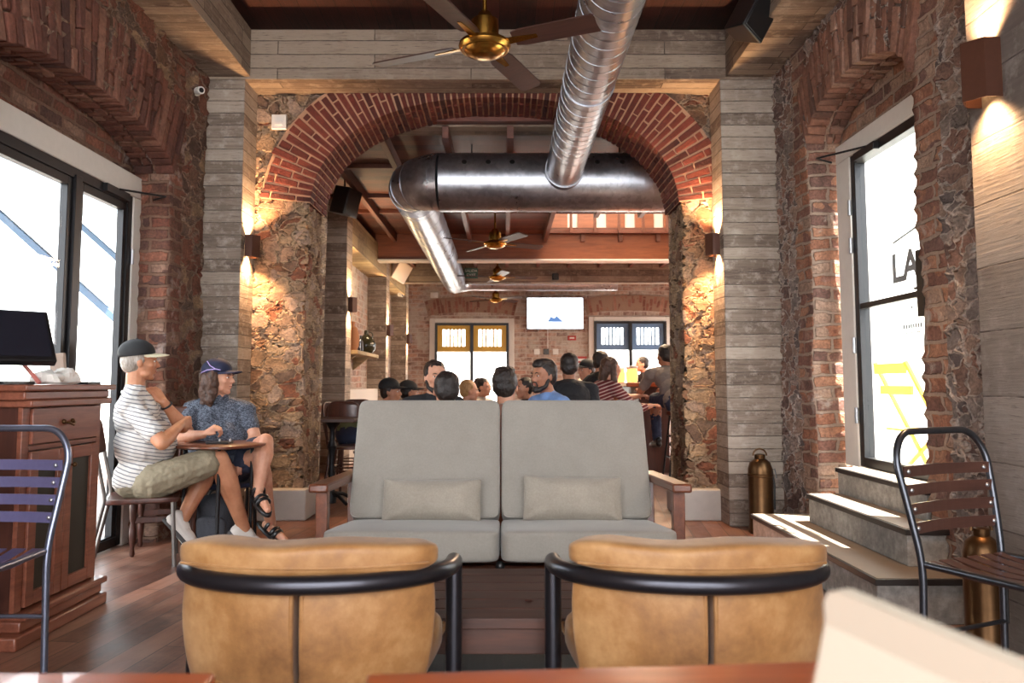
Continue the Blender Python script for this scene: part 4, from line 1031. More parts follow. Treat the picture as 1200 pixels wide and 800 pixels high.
def cafe_table(loc, lab, w=.6, name='cafe_table', round_=False):
    t = thing(name, lab, 'table', loc)
    if round_: MB().lathe([(w / 2 - .01, .72), (w / 2, .725), (w / 2, .745), (w / 2 - .008, .75)], (0, 0, 0), 32).build('tabletop', M['tabletop'], t)
    else: MB().box((-w / 2, -w / 2, .72), (w / 2, w / 2, .75)).build('tabletop', M['tabletop'], t, .004)
    MB().lathe([(.045, .0), (.05, .06), (.03, .10), (.022, .2), (.035, .26), (.022, .32), (.028, .45), (.045, .50), (.025, .55), (.022, .64), (.05, .69), (.08, .72)], (0, 0, 0), 16).build('pedestal', M['castiron'], t)
    for k in range(4):
        a = R(45 + 90 * k); MB().tube([(0, 0, .09), (.12 * math.cos(a), .12 * math.sin(a), .07), (.24 * math.cos(a), .24 * math.sin(a), .012)], [.02, .016, .014], 8).build('foot', M['castiron'], t)
    return t
q = P(388, 500, 6.9); cafe_table((-1.53, 7.12, 0), 'small square table on an ornate iron pedestal just beyond the archway', .48)
bentwood((-1.45, 7.62, 0), 170, 'dark bentwood chair behind the small iron-legged table in the archway')
bentwood((-1.12, 7.05, 0), -80, 'dark bentwood chair beside the small iron-legged table, nearest the sofa')
# shelf in the niche
sh = thing('wall_shelf', 'pale wooden shelf on the brick bay of the back room', 'shelf', (-2.05, 10.9, 1.43))
adopt(MB().box((-2.19, 10.2, 1.44), (-1.88, 11.9, 1.49)).build('board', M['board_w'], None, .005), sh)
adopt(MB().prism([(-2.19, 10.5, 1.44), (-1.95, 10.5, 1.44), (-2.19, 10.5, 1.25)], (0, .05, 0)).build('bracket', M['board_w'], fixn=True), sh); adopt(MB().prism([(-2.19, 11.5, 1.44), (-1.95, 11.5, 1.44), (-2.19, 11.5, 1.25)], (0, .05, 0)).build('bracket', M['board_w'], fixn=True), sh)
M['terra'] = plain('terracotta', srgb(176, 118, 76), .8, vary=.1); M['greenglass'] = plain('dark_green_glaze', srgb(52, 52, 36), .2, vary=.2)
o = thing('clay_jar', 'terracotta jar at the near end of the wall shelf', 'jar', (-2.03, 10.42, 1.49)); MB().lathe([(.09, 0), (.12, .06), (.125, .2), (.10, .30), (.06, .33), (.065, .36)], (0, 0, 0), 20).build('body', M['terra'], o); MB().lathe([(.068, .36), (.07, .38), (.02, .39)], (0, 0, 0), 16).build('lid', M['terra'], o)
for k, (y, hh, m_, lab) in enumerate(((10.85, .30, M['clear'], 'tall clear bottle on the wall shelf beside the clay jar'), (11.05, .24, M['clear'], 'short clear bottle on the wall shelf in the middle'))):
    o = MB().lathe([(.035, 0), (.04, .01), (.04, hh * .6), (.014, hh * .78), (.014, hh)], (-2.0, y, 1.49), 16).build('bottle', M['blackplastic'] if k else m_); tag(o, lab, 'bottle')
o = thing('demijohn', 'dark squat jug at the far end of the wall shelf', 'jug', (-2.0, 11.5, 1.49)); MB().lathe([(.08, 0), (.13, .06), (.14, .14), (.10, .23), (.035, .28), (.03, .34)], (0, 0, 0), 20).build('body', M['greenglass'], o); MB().tube(arcpts((.05, 0, .27), .045, -80, 100, 8), .008, 6).build('handle', M['greenglass'], o)
# ================================================================ ventilation duct
dt = thing('ventilation_duct', 'round galvanised steel ventilation ducts running through the arch and along the back room', 'duct', (.2, 7.35, 3.0))
def seams(mb, p, q, r, pitch, n=32, w=.006, t=.004, tilt=0):
    pass
def dpart(mb, name, m=M['duct']): return adopt(mb.build(name, m, angle=50), dt)
def spiral(mb, p, q, r, pitch):
    p, q = Vector(p), Vector(q); L = (q - p).length; d = (q - p).normalized(); x = d.cross(Vector((0, 0, 1))).normalized(); y = x.cross(d); n = int(L / pitch * 28)
    pts = [p + d * (L * i / n) + (x * math.cos(2 * math.pi * i / 28) + y * math.sin(2 * math.pi * i / 28)) * (r + .0005) for i in range(n + 1)]
    mb.tube(pts, .0022, 5)
RD1, RD2, RD3, RD4 = .165, .275, .215, .125
HD = 2.95
s1 = dpart(MB().cyl((.55, -1.9, 3.04), (.55, 7.30, 2.98), RD1, n=48), 'supply_pipe')
m_ = MB(); spiral(m_, (.55, 1.2, 3.019), (.55, 6.4, 2.986), RD1, .105); dpart(m_, 'spiral_seam')
dpart(MB().tube([(.55, 4.95, 2.994), (.55, 4.97, 2.994)], RD1 + .006, 40), 'pipe_collar'); dpart(MB().tube([(.55, 6.98, 2.982), (.55, 7.02, 2.982)], RD1 + .010, 40), 'pipe_collar')
s2 = dpart(MB().cyl((-.60, 7.35, HD), (1.62, 7.35, HD), RD2, n=56), 'cross_pipe')
def rings(p, q, r, pitch, n=40, w=.006, t=.004, name='ring_seam'):
    p, q = Vector(p), Vector(q); L = (q - p).length; d = (q - p).normalized(); k = 0
    while k * pitch < L:
        c = p + d * k * pitch; dpart(MB().tube([c, c + d * w], r + t, n), name); k += 1
rings((-.50, 7.35, HD), (1.60, 7.35, HD), RD2, .105, 48, .008, .005)
m_ = MB()
for x in (-.36, -.14, .08, .86, 1.09, 1.31):
    a = R(152); c = Vector((x, 7.35 + math.cos(a) * (RD2 - .004), HD + math.sin(a) * (RD2 - .004))); nrm = Vector((0, math.cos(a), math.sin(a))); dpart(MB().cyl(c, c + nrm * .010, .024, n=16), 'air_hole', M['blackplastic'])
# elbow from the cross pipe to the return run
n = 9; m_ = MB(); el = []; er = []
cx_, cy_ = -.60, 7.35 + .30
for k in range(n + 1):
    a = R(-90 - 90 * k / n - (6 * k / n)); el.append((cx_ + .30 * math.cos(a), cy_ + .30 * math.sin(a), HD)); er.append(RD2 - (RD2 - RD3) * k / n)
dpart(MB().tube(el, er, 48), 'elbow')
for k in (1, 4, 6, 8):
    a = R(-90 - 96 * k / n); c = Vector(el[k]); tdir = Vector((math.sin(a), -math.cos(a), 0)); dpart(MB().tube([c - tdir * .003, c + tdir * .003], er[k] + .004, 48), 'elbow_seam')
e0 = Vector(el[-1]); e1 = Vector((-.92, 14.9, HD + .03))
dpart(MB().cyl(e0, e1, RD3, n=48), 'return_pipe')
rings(e0 + (e1 - e0).normalized() * .4, e1, RD3, .5, 40, .006, .003); rings(e0, e0 + (e1 - e0).normalized() * .3, RD3, .06, 40)
el = []; er = []
for k in range(7):
    a = R(180 - 90 * k / 6); el.append((e1.x + .3 + .3 * math.cos(a), e1.y + .3 * math.sin(a), HD + .03)); er.append(RD3 - (RD3 - RD4) * k / 6)
dpart(MB().tube(el, er, 40), 'elbow')
b0 = Vector(el[-1]); b1 = Vector((2.2, b0.y, HD + .03)); dpart(MB().cyl(b0, b1, RD4, n=32), 'branch_pipe')
m_ = MB()
for k in range(12):
    a = R(160); x = b0.x + .18 + k * .22; c = Vector((x, b0.y + math.cos(a) * (RD4 - .003), HD + .03 + math.sin(a) * (RD4 - .003))); nrm = Vector((0, math.cos(a), math.sin(a))); dpart(MB().cyl(c, c + nrm * .008, .026, n=12), 'air_hole', M['blackplastic'])
for x, y, z in ((-.3, 7.35, HD), (1.1, 7.35, HD), (-.90, 9.2, HD), (-.91, 12.2, HD)): dpart(MB().cyl((x, y, z), (x, y, H2 + .05), .006, n=8), 'hanger_rod', M['castiron'])
for y in (1.5, 3.6, 5.4): dpart(MB().cyl((.55, y, 3.1), (.55, y, H1), .006, n=8), 'hanger_rod', M['castiron'])

# ================================================================ ceiling fans
def fan(loc, top, rz, lab, R_=.68):
    t = thing('ceiling_fan', lab, 'ceiling fan', loc, R(rz), None)
    h = top - loc[2]
    MB().cyl((0, 0, .10), (0, 0, h - .04), .012, n=12).build('down_rod', M['brass'], t)
    MB().lathe([(.02, h - .10), (.055, h - .05), (.065, h)], (0, 0, 0), 24).build('canopy', M['brass'], t)
    MB().lathe([(.03, .20), (.045, .17), (.07, .155), (.075, .12), (.075, .055), (.06, .04)], (0, 0, 0), 28).build('motor_housing', M['brass'], t)
    MB().lathe([(.10, .045), (.135, .03), (.14, .012), (.13, -.008), (.125, -.012), (.112, -.012)], (0, 0, 0), 36).build('hub_ring', M['brass'], t)
    MB().lathe([(.112, -.010), (.10, -.028), (.06, -.044), (.02, -.05), (.001, -.05)], (0, 0, 0), 36).build('hub_cover', M['brass'], t)
    for k in range(4):
        a = R(90 * k); Mr = Matrix.Rotation(a, 4, 'Z') @ Matrix.Translation((0, 0, .02)) @ Matrix.Rotation(R(-13), 4, 'X')
        poly = [Mr @ Vector(p) for p in ((.17, -.055, 0), (.22, -.068, 0), (R_ - .03, -.07, 0), (R_, -.05, 0), (R_, .045, 0), (R_ - .02, .065, 0), (.22, .062, 0), (.17, .05, 0))]
        bl = MB().prism(poly, Mr.to_3x3() @ Vector((0, 0, .008))).build('blade', M['darkblade'], t, fixn=True)
        MB().add([Mr @ Vector(p) for p in ((.10, -.03, -.004), (.30, -.012, -.004), (.30, .012, -.004), (.10, .03, -.004), (.10, -.03, .0), (.30, -.012, .0), (.30, .012, .0), (.10, .03, .0))], [(0, 3, 2, 1), (4, 5, 6, 7), (0, 1, 5, 4), (1, 2, 6, 5), (2, 3, 7, 6), (3, 0, 4, 7)]).build('blade_bracket', M['brass'], t)
q = P(568, 57, 4.1)
fan((q.x, 4.1, q.z), H1, -24, 'large brass ceiling fan with dark blades, in front of the brick arch')
for px, py, y, rz, lab in ((580, 287, 9.6, 30, 'brass ceiling fan in the back room, nearest behind the wide duct'), (583, 326, 13.0, 12, 'brass ceiling fan in the back room, second behind the wide duct'), (581, 352, 16.0, 50, 'brass ceiling fan farthest away, close to the back wall')):
    q = P(px, py, y); fan((q.x, y, q.z), H2, rz, lab)

# ================================================================ wall lamps
M['lampcore'] = NT('lamp_glow').m; _nt = M['lampcore'].node_tree; _b = _nt.nodes['Principled BSDF']; _b.inputs['Emission Color'].default_value = (1, .62, .28, 1); _b.inputs['Emission Strength'].default_value = 25
def sconce(p, out, w, d, h, lab, e=42, group=None):
    """out: unit vector away from the wall; p: centre on the wall face"""
    p, out = Vector(p), Vector(out); side = Vector((-out.y, out.x, 0)); t = thing('wall_lamp', lab, 'wall lamp', p, 0, group)
    def ring(r0, r1, z0, z1, mb):
        a = [p + side * (i * r0 / 2) + out * j * 1 + Vector((0, 0, z0)) for i, j in ((-1, .002), (1, .002))]
    m_ = MB(); hw = w / 2; prof = [(-hw, 0), (-hw, d * .55), (0, d), (hw, d * .55), (hw, 0)]
    for i in range(4):
        (a0, b0), (a1, b1) = prof[i], prof[i + 1]
        pa, pb = p + side * a0 + out * (b0 + .001), p + side * a1 + out * (b1 + .001); inn = ((p + out * d * .4) - (pa + pb) / 2).normalized() * .004
        m_.add([pa - Vector((0, 0, h / 2)), pb - Vector((0, 0, h / 2)), pb + Vector((0, 0, h / 2)), pa + Vector((0, 0, h / 2)), pa + inn - Vector((0, 0, h / 2)), pb + inn - Vector((0, 0, h / 2)), pb + inn + Vector((0, 0, h / 2)), pa + inn + Vector((0, 0, h / 2))], [(0, 1, 2, 3), (7, 6, 5, 4), (0, 4, 5, 1), (3, 2, 6, 7)])
    adopt(m_.build('shade', M['brownmetal'], fixn=True), t)
    c = p + out * d * .45
    adopt(MB().box(c - Vector((.02, .02, .018)), c + Vector((.02, .02, .018))).build('lamp', M['lampcore']), t)
    for s in (1, -1):
        l = light('wall_lamp_light', 'SPOT', c + Vector((0, 0, s * (h / 2 - .01))), e, (1, .60, .30), spot_size=R(120), spot_blend=.9, shadow_soft_size=.025)
        l.rotation_euler = Vector((-out.x * .15, -out.y * .15, s)).to_track_quat('-Z', 'Y').to_euler(); l.parent = t; l.matrix_parent_inverse = Matrix.Translation(-p)
q = P(282, 289, 6.1); sconce((-2.0, 6.1, q.z), (1, 0, 0), .12, .10, .17, 'brown up-and-down wall lamp beside the brick arch above the seated couple')
q = P(845, 287, 6.1); sconce((1.675, 6.1, q.z), (-1, 0, 0), .12, .10, .17, 'brown up-and-down wall lamp beside the brick arch above the steps side')
q = P(1158, 88, 3.1); sconce((1.955, 3.08, q.z), (-1, 0, 0), .14, .12, .24, 'brown angular wall lamp high on the concrete pillar nearest the camera', 30)
for px, py, y, lab in ((405, 357, 9.67, 'small wall lamp on the first concrete pillar of the back room'), (452, 387, 12.9, 'small wall lamp on the second concrete pillar of the back room'), (477, 397, 15.55, 'small wall lamp on the farthest concrete pillar of the back room')):
    q = P(px, py, y); sconce((-1.9, y, q.z), (1, 0, 0), .12, .10, .18, lab, 40)
for y in (11.3, 14.2):     # added lights without fixtures, to brighten the brick bays
    light('bay_fill_light', 'POINT', (-1.75, y, 2.4), 5, (1, .74, .42), shadow_soft_size=.05)

# ================================================================ cameras, speakers, signs, screen
M['whiteplastic'] = plain('white_plastic', srgb(222, 218, 212), .45)
def seccam(p, d, lab):
    p, d = Vector(p), Vector(d).normalized(); t = thing('security_camera', lab, 'security camera', p)
    adopt(MB().cyl(p, p + d * .02, .035, n=20).build('mount', M['whiteplastic']), t)
    adopt(MB().cyl(p + d * .02, p + d * .09, .028, n=20).build('housing', M['whiteplastic']), t); adopt(MB().cyl(p + d * .09, p + d * .093, .018, n=16).build('lens', M['blackplastic']), t)
q = P(219, 107, 5.75); seccam((XL, 5.75, q.z), (1, -.9, -.2), 'small white security camera on the brick wall near the left pillar')
q = P(466, 345, 14.6); seccam((-1.95, 14.6, q.z), (1, -.5, -.3), 'small white security camera in the back room below the wall speaker')
o = thing('junction_box', 'small white junction box on the stone wall beside the brick arch', 'junction box', P(328, 144, YA)); q = P(328, 144, YA)
adopt(MB().box((q.x - .06, YA - .035, q.z - .06), (q.x + .06, YA, q.z + .06)).build('box', M['whiteplastic'], None, .006), o); adopt(MB().box((q.x - .03, YA - .04, q.z - .03), (q.x + .03, YA - .035, q.z + .0)).build('cover', M['whiteplastic'], None, .002), o)
def speaker(p, size, rot, lab, mt, name='speaker'):
    t = thing(name, lab, 'speaker', p); w, d_, h = size; Mx = Matrix.Translation(p) @ Euler(rot).to_matrix().to_4x4()
    poly = [Mx @ Vector(v) for v in ((-w / 2, -d_ / 2, -h / 2), (w / 2, -d_ / 2, -h / 2), (w * .32, d_ / 2, -h / 2), (-w * .32, d_ / 2, -h / 2))]
    adopt(MB().prism(poly, Mx.to_3x3() @ Vector((0, 0, h))).build('cabinet', mt, None, .01, 3, fixn=True), t)
    adopt(MB().box((-w / 2 + .015, -d_ / 2 - .006, -h / 2 + .015), (w / 2 - .015, -d_ / 2, h / 2 - .015), Mx).build('grille', M['blackplastic'] if mt != M['whiteplastic'] else M['whiteplastic'], None, .004), t)
    adopt(MB().bar(Mx @ Vector((0, d_ / 2, 0)), Mx @ Vector((0, d_ / 2 + .06, .04)), .03, .03).build('bracket', M['blackplastic']), t); return t
q = P(882, 14, 5.0); speaker(q, (.22, .20, .34), (R(20), R(20), R(40)), 'black speaker hanging high at the beam above the steps side', M['blackplastic'])
q = P(404, 236, 8.6); adopt_rod = MB().cyl((q.x, q.y, q.z + .1), (q.x, q.y, H2), .012, n=8).build('mounting_rod', M['castiron']); spk = speaker(q, (.28, .22, .30), (R(15), 0, R(70)), 'black speaker high in the shadow just behind the arch', M['blackplastic']); adopt(adopt_rod, spk)
q = P(466, 316, 13.6); speaker((q.x, 13.6, q.z), (.36, .26, .34), (R(25), R(15), R(60)), 'white wall speaker high on the pillar side of the back room', M['whiteplastic'])
# exit sign
q = P(552, 320, 14.45); t = thing('exit_sign', 'green and white SALIDA EXIT sign hanging at the far beam', 'exit sign', q)
M['signgreen'] = plain('sign_green', srgb(64, 110, 96), .5); M['signwhite'] = plain('sign_white', srgb(220, 228, 220), .5)
adopt(MB().box((q.x - .125, q.y, q.z - .095), (q.x + .125, q.y + .02, q.z + .095)).build('plate', M['signgreen'], None, .003), t)
Rf = Matrix(((1, 0, 0, 0), (0, 0, -1, 0), (0, 1, 0, 0), (0, 0, 0, 1)))
adopt(text('lettering', 'SALIDA', .07, M['signwhite'], Matrix.Translation((q.x, q.y - .003, q.z + .042)) @ Rf), t)
adopt(text('lettering', 'EXIT', .085, M['signwhite'], Matrix.Translation((q.x, q.y - .003, q.z - .042)) @ Rf), t)
adopt(MB().cyl((q.x - .1, q.y + .01, q.z + .09), (q.x - .1, q.y + .01, H2 - .1), .004, n=6).cyl((q.x + .1, q.y + .01, q.z + .09), (q.x + .1, q.y + .01, H2 - .1), .004, n=6).build('hanger_rod', M['castiron']), t)
# television
q0, q1 = P(618, 385, 16.8), P(683, 349, 16.8)
tv = thing('television', 'bright white television on the back wall between the two street doors', 'television', ((q0.x + q1.x) / 2, 16.8, q0.z))
adopt(MB().box((q0.x - .015, 16.80, q0.z - .015), (q1.x + .015, 16.86, q1.z + .015)).build('bezel', M['blackplastic'], None, .005), tv)
def emis(name, c, s):
    t = NT(name); t.b.inputs['Emission Color'].default_value = c; t.b.inputs['Emission Strength'].default_value = s; return t.fin((0, 0, 0, 1), .5)
adopt(MB().box((q0.x, 16.795, q0.z), (q1.x, 16.80, q1.z)).build('screen', emis('tv_white', (.90, .93, 1, 1), 1.6)), tv)
W_, H_ = q1.x - q0.x, q1.z - q0.z; rnd = random.Random(3); pm = MB()
for k in range(26):
    if rnd.random() < .2: continue
    x = q0.x + W_ * (.16 + .6 * k / 26); pm.box((x, 16.792, q0.z + H_ * .72), (x + W_ * .016, 16.794, q0.z + H_ * (.75 + .05 * rnd.random())))
pm.prism([(q0.x + W_ * a, 16.793, q0.z + H_ * b) for a, b in ((.36, .22), (.66, .22), (.60, .30), (.53, .42), (.48, .34), (.42, .40))], (0, .001, 0))
for a, b in ((.17, .42), (.20, .44), (.27, .42), (.44, .52), (.47, .50), (.72, .58), (.75, .60), (.76, .56)): pm.box((q0.x + W_ * a, 16.792, q0.z + H_ * b), (q0.x + W_ * (a + .025), 16.794, q0.z + H_ * (b + .03)))
M['tvb'] = emis('tv_blue', (.10, .22, .5, 1), .5); adopt(pm.build('picture', M['tvb']), tv)
adopt(MB().tube([((q0.x + q1.x) / 2 - .15, 16.98, q0.z), ((q0.x + q1.x) / 2 - .15, 16.985, P(640, 408, 17).z)], .008, 6).build('cable', M['whiteplastic']), tv)
adopt(MB().box(((q0.x + q1.x) / 2 - .2, 16.86, (q0.z + q1.z) / 2 - .1), ((q0.x + q1.x) / 2 + .2, 17.0, (q0.z + q1.z) / 2 + .1)).build('wall_bracket', M['blackplastic']), tv)
for px, lab, m_ in ((629, 'white socket plate below the television, nearer the yellow-topped door', M['whiteplastic']), (640, 'dark socket plate where the television cable ends', M['blackplastic']), (651, 'white socket plate below the television, nearer the blue-topped door', M['whiteplastic'])):
    q = P(px, 412, 17); o = thing('wall_socket', lab, 'wall socket', q); adopt(MB().box((q.x - .06, 16.97, q.z - .06), (q.x + .06, 17, q.z + .06)).build('plate', m_, None, .006), o)
    adopt(MB().box((q.x - .03, 16.965, q.z - .02), (q.x + .03, 16.97, q.z + .02)).build('outlet', m_, None, .002), o)
M['red'] = plain('red_sign', srgb(168, 44, 38), .5)
q = P(670, 396, 17); o = thing('fire_alarm', 'small red fire alarm on the brick wall right below the television', 'fire alarm', q); adopt(MB().box((q.x - .09, 16.95, q.z - .05), (q.x + .09, 17, q.z + .05)).build('box', M['red'], None, .008), o); adopt(MB().box((q.x - .05, 16.945, q.z - .015), (q.x + .05, 16.95, q.z + .015)).build('label', M['whiteplastic']), o)
q = P(680, 424, 17); o = thing('safety_sign', 'red and white safety notice on the brick wall beside the blue-topped door', 'sign', q); adopt(MB().box((q.x - .14, 16.98, q.z - .12), (q.x + .14, 17, q.z + .12)).build('plate', M['red'], None, .003), o)
adopt(MB().box((q.x - .10, 16.976, q.z + .02), (q.x + .10, 16.98, q.z + .07)).box((q.x - .10, 16.976, q.z - .07), (q.x + .02, 16.98, q.z - .02)).build('marking', M['whiteplastic']), o)
q = P(509, 346, 17); o = thing('alarm_bell', 'small white alarm box high on the back wall above the yellow-topped door', 'alarm', q); adopt(MB().box((q.x - .08, 16.93, q.z - .06), (q.x + .08, 17, q.z + .06)).build('box', M['whiteplastic'], None, .01), o); adopt(MB().ball((q.x, 16.93, q.z - .02), (.03, .015, .03)).build('lens', M['whiteplastic']), o)
# spot lamp on the far beam
q = P(651, 324, 14.4); o = thing('spot_lamp', 'small black spot lamp on the face of the far beam', 'spot lamp', q); adopt(MB().box((q.x - .06, 14.38, q.z - .06), (q.x + .06, 14.5, q.z + .06)).build('body', M['blackplastic'], None, .01), o); adopt(MB().cyl((q.x, 14.37, q.z), (q.x, 14.38, q.z), .04).build('lens', M['darkmesh']), o)

# yellow folding chair outside the side door
yc = thing('folding_chair', 'yellow folding chair on the street outside the side door', 'chair', (2.85, 5.35, .28), R(0))
M['ychair'] = plain('yellow_chair_paint', srgb(232, 190, 60), .45)
cx_, cy_, z0 = 2.85, 5.35, .28
def ych(mb, n): return adopt(mb.build(n, M['ychair'], None, .002), yc)
for s in (-1, 1):
    y = cy_ + s * .21
    ych(MB().bar((cx_ + .20, y, z0), (cx_ - .24, y, z0 + .92), .022, .03, (0, 1, 0)), 'leg'); ych(MB().bar((cx_ - .24, y * 1 + s * -.02, z0), (cx_ + .20, y - s * .02, z0 + .46), .022, .03, (0, 1, 0)), 'leg')
ych(MB().box((cx_ - .25, cy_ - .21, z0 + .84), (cx_ - .23, cy_ + .21, z0 + .91)), 'back_slat'); ych(MB().box((cx_ - .21, cy_ - .21, z0 + .70), (cx_ - .19, cy_ + .21, z0 + .76)), 'back_slat')
for k in range(5): ych(MB().box((cx_ - .18 + k * .085, cy_ - .21, z0 + .455), (cx_ - .12 + k * .085, cy_ + .21, z0 + .47)), 'seat_slat')
ych(MB().bar((cx_ - .2, cy_ - .2, z0 + .1), (cx_ - .05, cy_ + .2, z0 + .1), .015, .015), 'stretcher')

# ================================================================ bar counter on the right of the back room
br = thing('bar_counter', 'long dark wooden bar counter where people sit in the back room', 'bar counter', (1.75, 11, 0))
adopt(MB().box((1.45, 9.35, 1.02), (2.02, 13.2, 1.07)).build('countertop', M['redwood'], None, .006), br)
adopt(MB().box((1.62, 9.5, 0), (1.98, 13.1, 1.02)).build('front', M['cabdark'], None, .005), br)
adopt(MB().tube([(1.52, 9.5, .2), (1.52, 13.1, .2)], .02, 10).build('foot_rail', M['brass']), br)
M['glow'] = emis('amber_lamp_glass', (1, .42, .12, 1), .9)
for k in range(6):
    y = 9.5 + k * .5; o = thing('bar_lamp', 'small glowing amber jar lamp in the row on the bar counter', 'lamp', (1.56 + .04 * (k % 2), y, 1.07), 0, 'amber lamps along the bar'); MB().lathe([(.04, 0), (.05, .02), (.055, .12), (.04, .17)], (0, 0, 0), 16).build('glass', M['glow'], o); MB().lathe([(.05, .17), (.055, .18), (.05, .20), (.01, .205)], (0, 0, 0), 16).build('lid', M['whiteplastic'], o)
light('bar_fill_light', 'AREA', (1.8, 11.2, 2.9), 110, (1, .7, .45), (0, 0, 0), size=.4, size_y=4, shape='RECTANGLE')  # unseen light added to brighten the bar and the back wall
def stool(loc, lab):
    t = thing('bar_stool', lab, 'stool', loc)
    MB().lathe([(.15, .72), (.165, .73), (.165, .76), (.15, .77)], (0, 0, 0), 24).build('seat', M['cabwood'], t)
    for x, y in ((-.1, -.1), (.1, -.1), (-.1, .1), (.1, .1)): MB().tube([(x, y, .73), (x * 1.8, y * 1.8, 0)], .011, 8).build('leg', M['castiron'], t)
    for z in (.28, .5): MB().tube(arcpts((0, 0, z), .10 + .08 * (1 - z / .73) + .055, 45, 405, 4, (1, 0, 0), (0, 1, 0)), .007, 6).build('foot_ring', M['castiron'], t)
# ================================================================ people
def skinmat(name, c, c2):
    t = NT(name); v = t.coord('Object'); n = t.noise(v, 12, 4, .6); n2 = t.noise(v, 90, 3)
    t.b.inputs['Subsurface Weight'].default_value = .12; t.b.inputs['Subsurface Radius'].default_value = (.02, .008, .005); t.b.inputs['Subsurface Scale'].default_value = .6
    t.bump(n2.outputs[0], .08, .002); return t.fin(t.ramp(n.outputs[0], [(.35, c), (.65, c2)]), .5)
M['skin'] = skinmat('fair_skin', srgb(196, 136, 108), srgb(214, 160, 132))
M['skin_t'] = skinmat('tanned_skin', srgb(176, 116, 84), srgb(196, 138, 104))
M['skin_b'] = skinmat('olive_skin', srgb(158, 104, 78), srgb(180, 126, 98))
def hairmat(name, a, b):
    t = NT(name); v = t.coord('Object', (60, 60, 14)); n = t.noise(v, 1.4, 4, .6); n2 = t.noise(t.coord('Object'), 90, 3); t.bump(t.math('ADD', n.outputs[0], n2.outputs[0]), .8, .006); return t.fin(t.ramp(n.outputs[0], [(.3, a), (.7, b)]), .45)
M['hair_d'] = hairmat('dark_hair', srgb(20, 14, 12), srgb(44, 32, 28)); M['hair_br'] = hairmat('brown_hair', srgb(52, 34, 26), srgb(92, 62, 46)); M['hair_bl'] = hairmat('blond_hair', srgb(150, 110, 68), srgb(196, 152, 100)); M['hair_g'] = hairmat('grey_hair', srgb(130, 118, 108), srgb(178, 168, 158))
def cloth(name, c, vary=.12):
    t = NT(name); v = t.coord('Object'); n = t.noise(v, 9, 4, .6, .8); n2 = t.noise(v, 160, 3); t.bump(n.outputs[0], .5, .02); 
    return t.fin(t.vmath('SCALE', c[:3], t.math('MULTIPLY', t.rng(n.outputs[0], .3, .7, 1 - vary, 1 + vary), t.rng(n2.outputs[0], .3, .7, .93, 1.07))), .85)
def fuse(mb, name, m, voxel=.006, it=3, root=None, disp=0, seed=0):
    me = mb.mesh('tmp'); o = bpy.data.objects.new('tmp', me)
    r = o.modifiers.new('r', 'REMESH'); r.mode = 'VOXEL'; r.voxel_size = voxel; r.use_smooth_shade = True
    if it: s = o.modifiers.new('s', 'SMOOTH'); s.factor = .5; s.iterations = it
    me2 = evaluated_mesh(o); bpy.data.meshes.remove(me)
    if disp:
        me2.update(); S = Vector((seed, seed, seed))
        cs = [(v.co.copy(), v.normal.copy()) for v in me2.vertices]; out = []
        for c, nn in cs: out.extend(c + nn * disp * (noise.noise(c * 22 + S) + .6 * noise.noise(c * 48 + S)))
        me2.vertices.foreach_set('co', out)
    me2.name = name; me2.materials.clear(); me2.polygons.foreach_set('use_smooth', [True] * len(me2.polygons))
    ob = link(name, me2, m)
    return adopt(ob, root) if root else ob
def chain(mb, pts, n=12):
    """pts: (point, radius) pairs -> fused tapered capsules"""
    for (p, r) in pts: mb.ball(p, r, n, 8)
    for (p, r), (q, s) in zip(pts, pts[1:]):
        if (Vector(q) - Vector(p)).length > 1e-4: mb.tube([p, q], [r, s], n)
def frame(up, fwd):
    u = Vector(up).normalized(); r = Vector(fwd).cross(u).normalized(); f = u.cross(r).normalized()
    return Matrix((r, f, u)).transposed()      # columns: right, forward, up
def hand(mb, w, d, pn, curl=25, k=1.0, side=1, spread=.0):
    w, d, pn = Vector(w), Vector(d).normalized(), Vector(pn); s = d.cross(pn).normalized() * side; pn = (s.cross(d) * side).normalized()
    if pn.dot(Vector(pn)) < 0: pn = -pn
    lens = (1.0, 1.1, 1.03, .82)
    for i in range(4):
        off = s * (1.5 - i) * .0195 * k; kn = w + d * (.088 - abs(i - 1.2) * .004) * k + off
        chain(mb, [(w + d * .012 * k + off * .55, .014 * k), (kn, .0115 * k)], 8)
        p = kn; a = 0; q = d.copy(); rr = .0098
        for seg, L in enumerate((.040, .026, .021)):
            a += R(curl * (1, 1.25, .8)[seg]); q = (d * math.cos(a) + pn * math.sin(a) + s * spread * (1.5 - i) * .3).normalized(); p2 = p + q * L * lens[i] * k
            chain(mb, [(p, rr * k), (p2, (rr - .0008) * k)], 8); p = p2; rr -= .0008
    th = w + d * .028 * k + s * .026 * k
    t1 = th + (d * .7 + s * .55 + pn * .35).normalized() * .036 * k; t2 = t1 + (d * .9 + s * .1 + pn * .4).normalized() * .028 * k
    chain(mb, [(w + d * .01 * k + s * .012 * k, .015 * k), (th, .0135 * k), (t1, .0115 * k), (t2, .0098 * k)], 8)
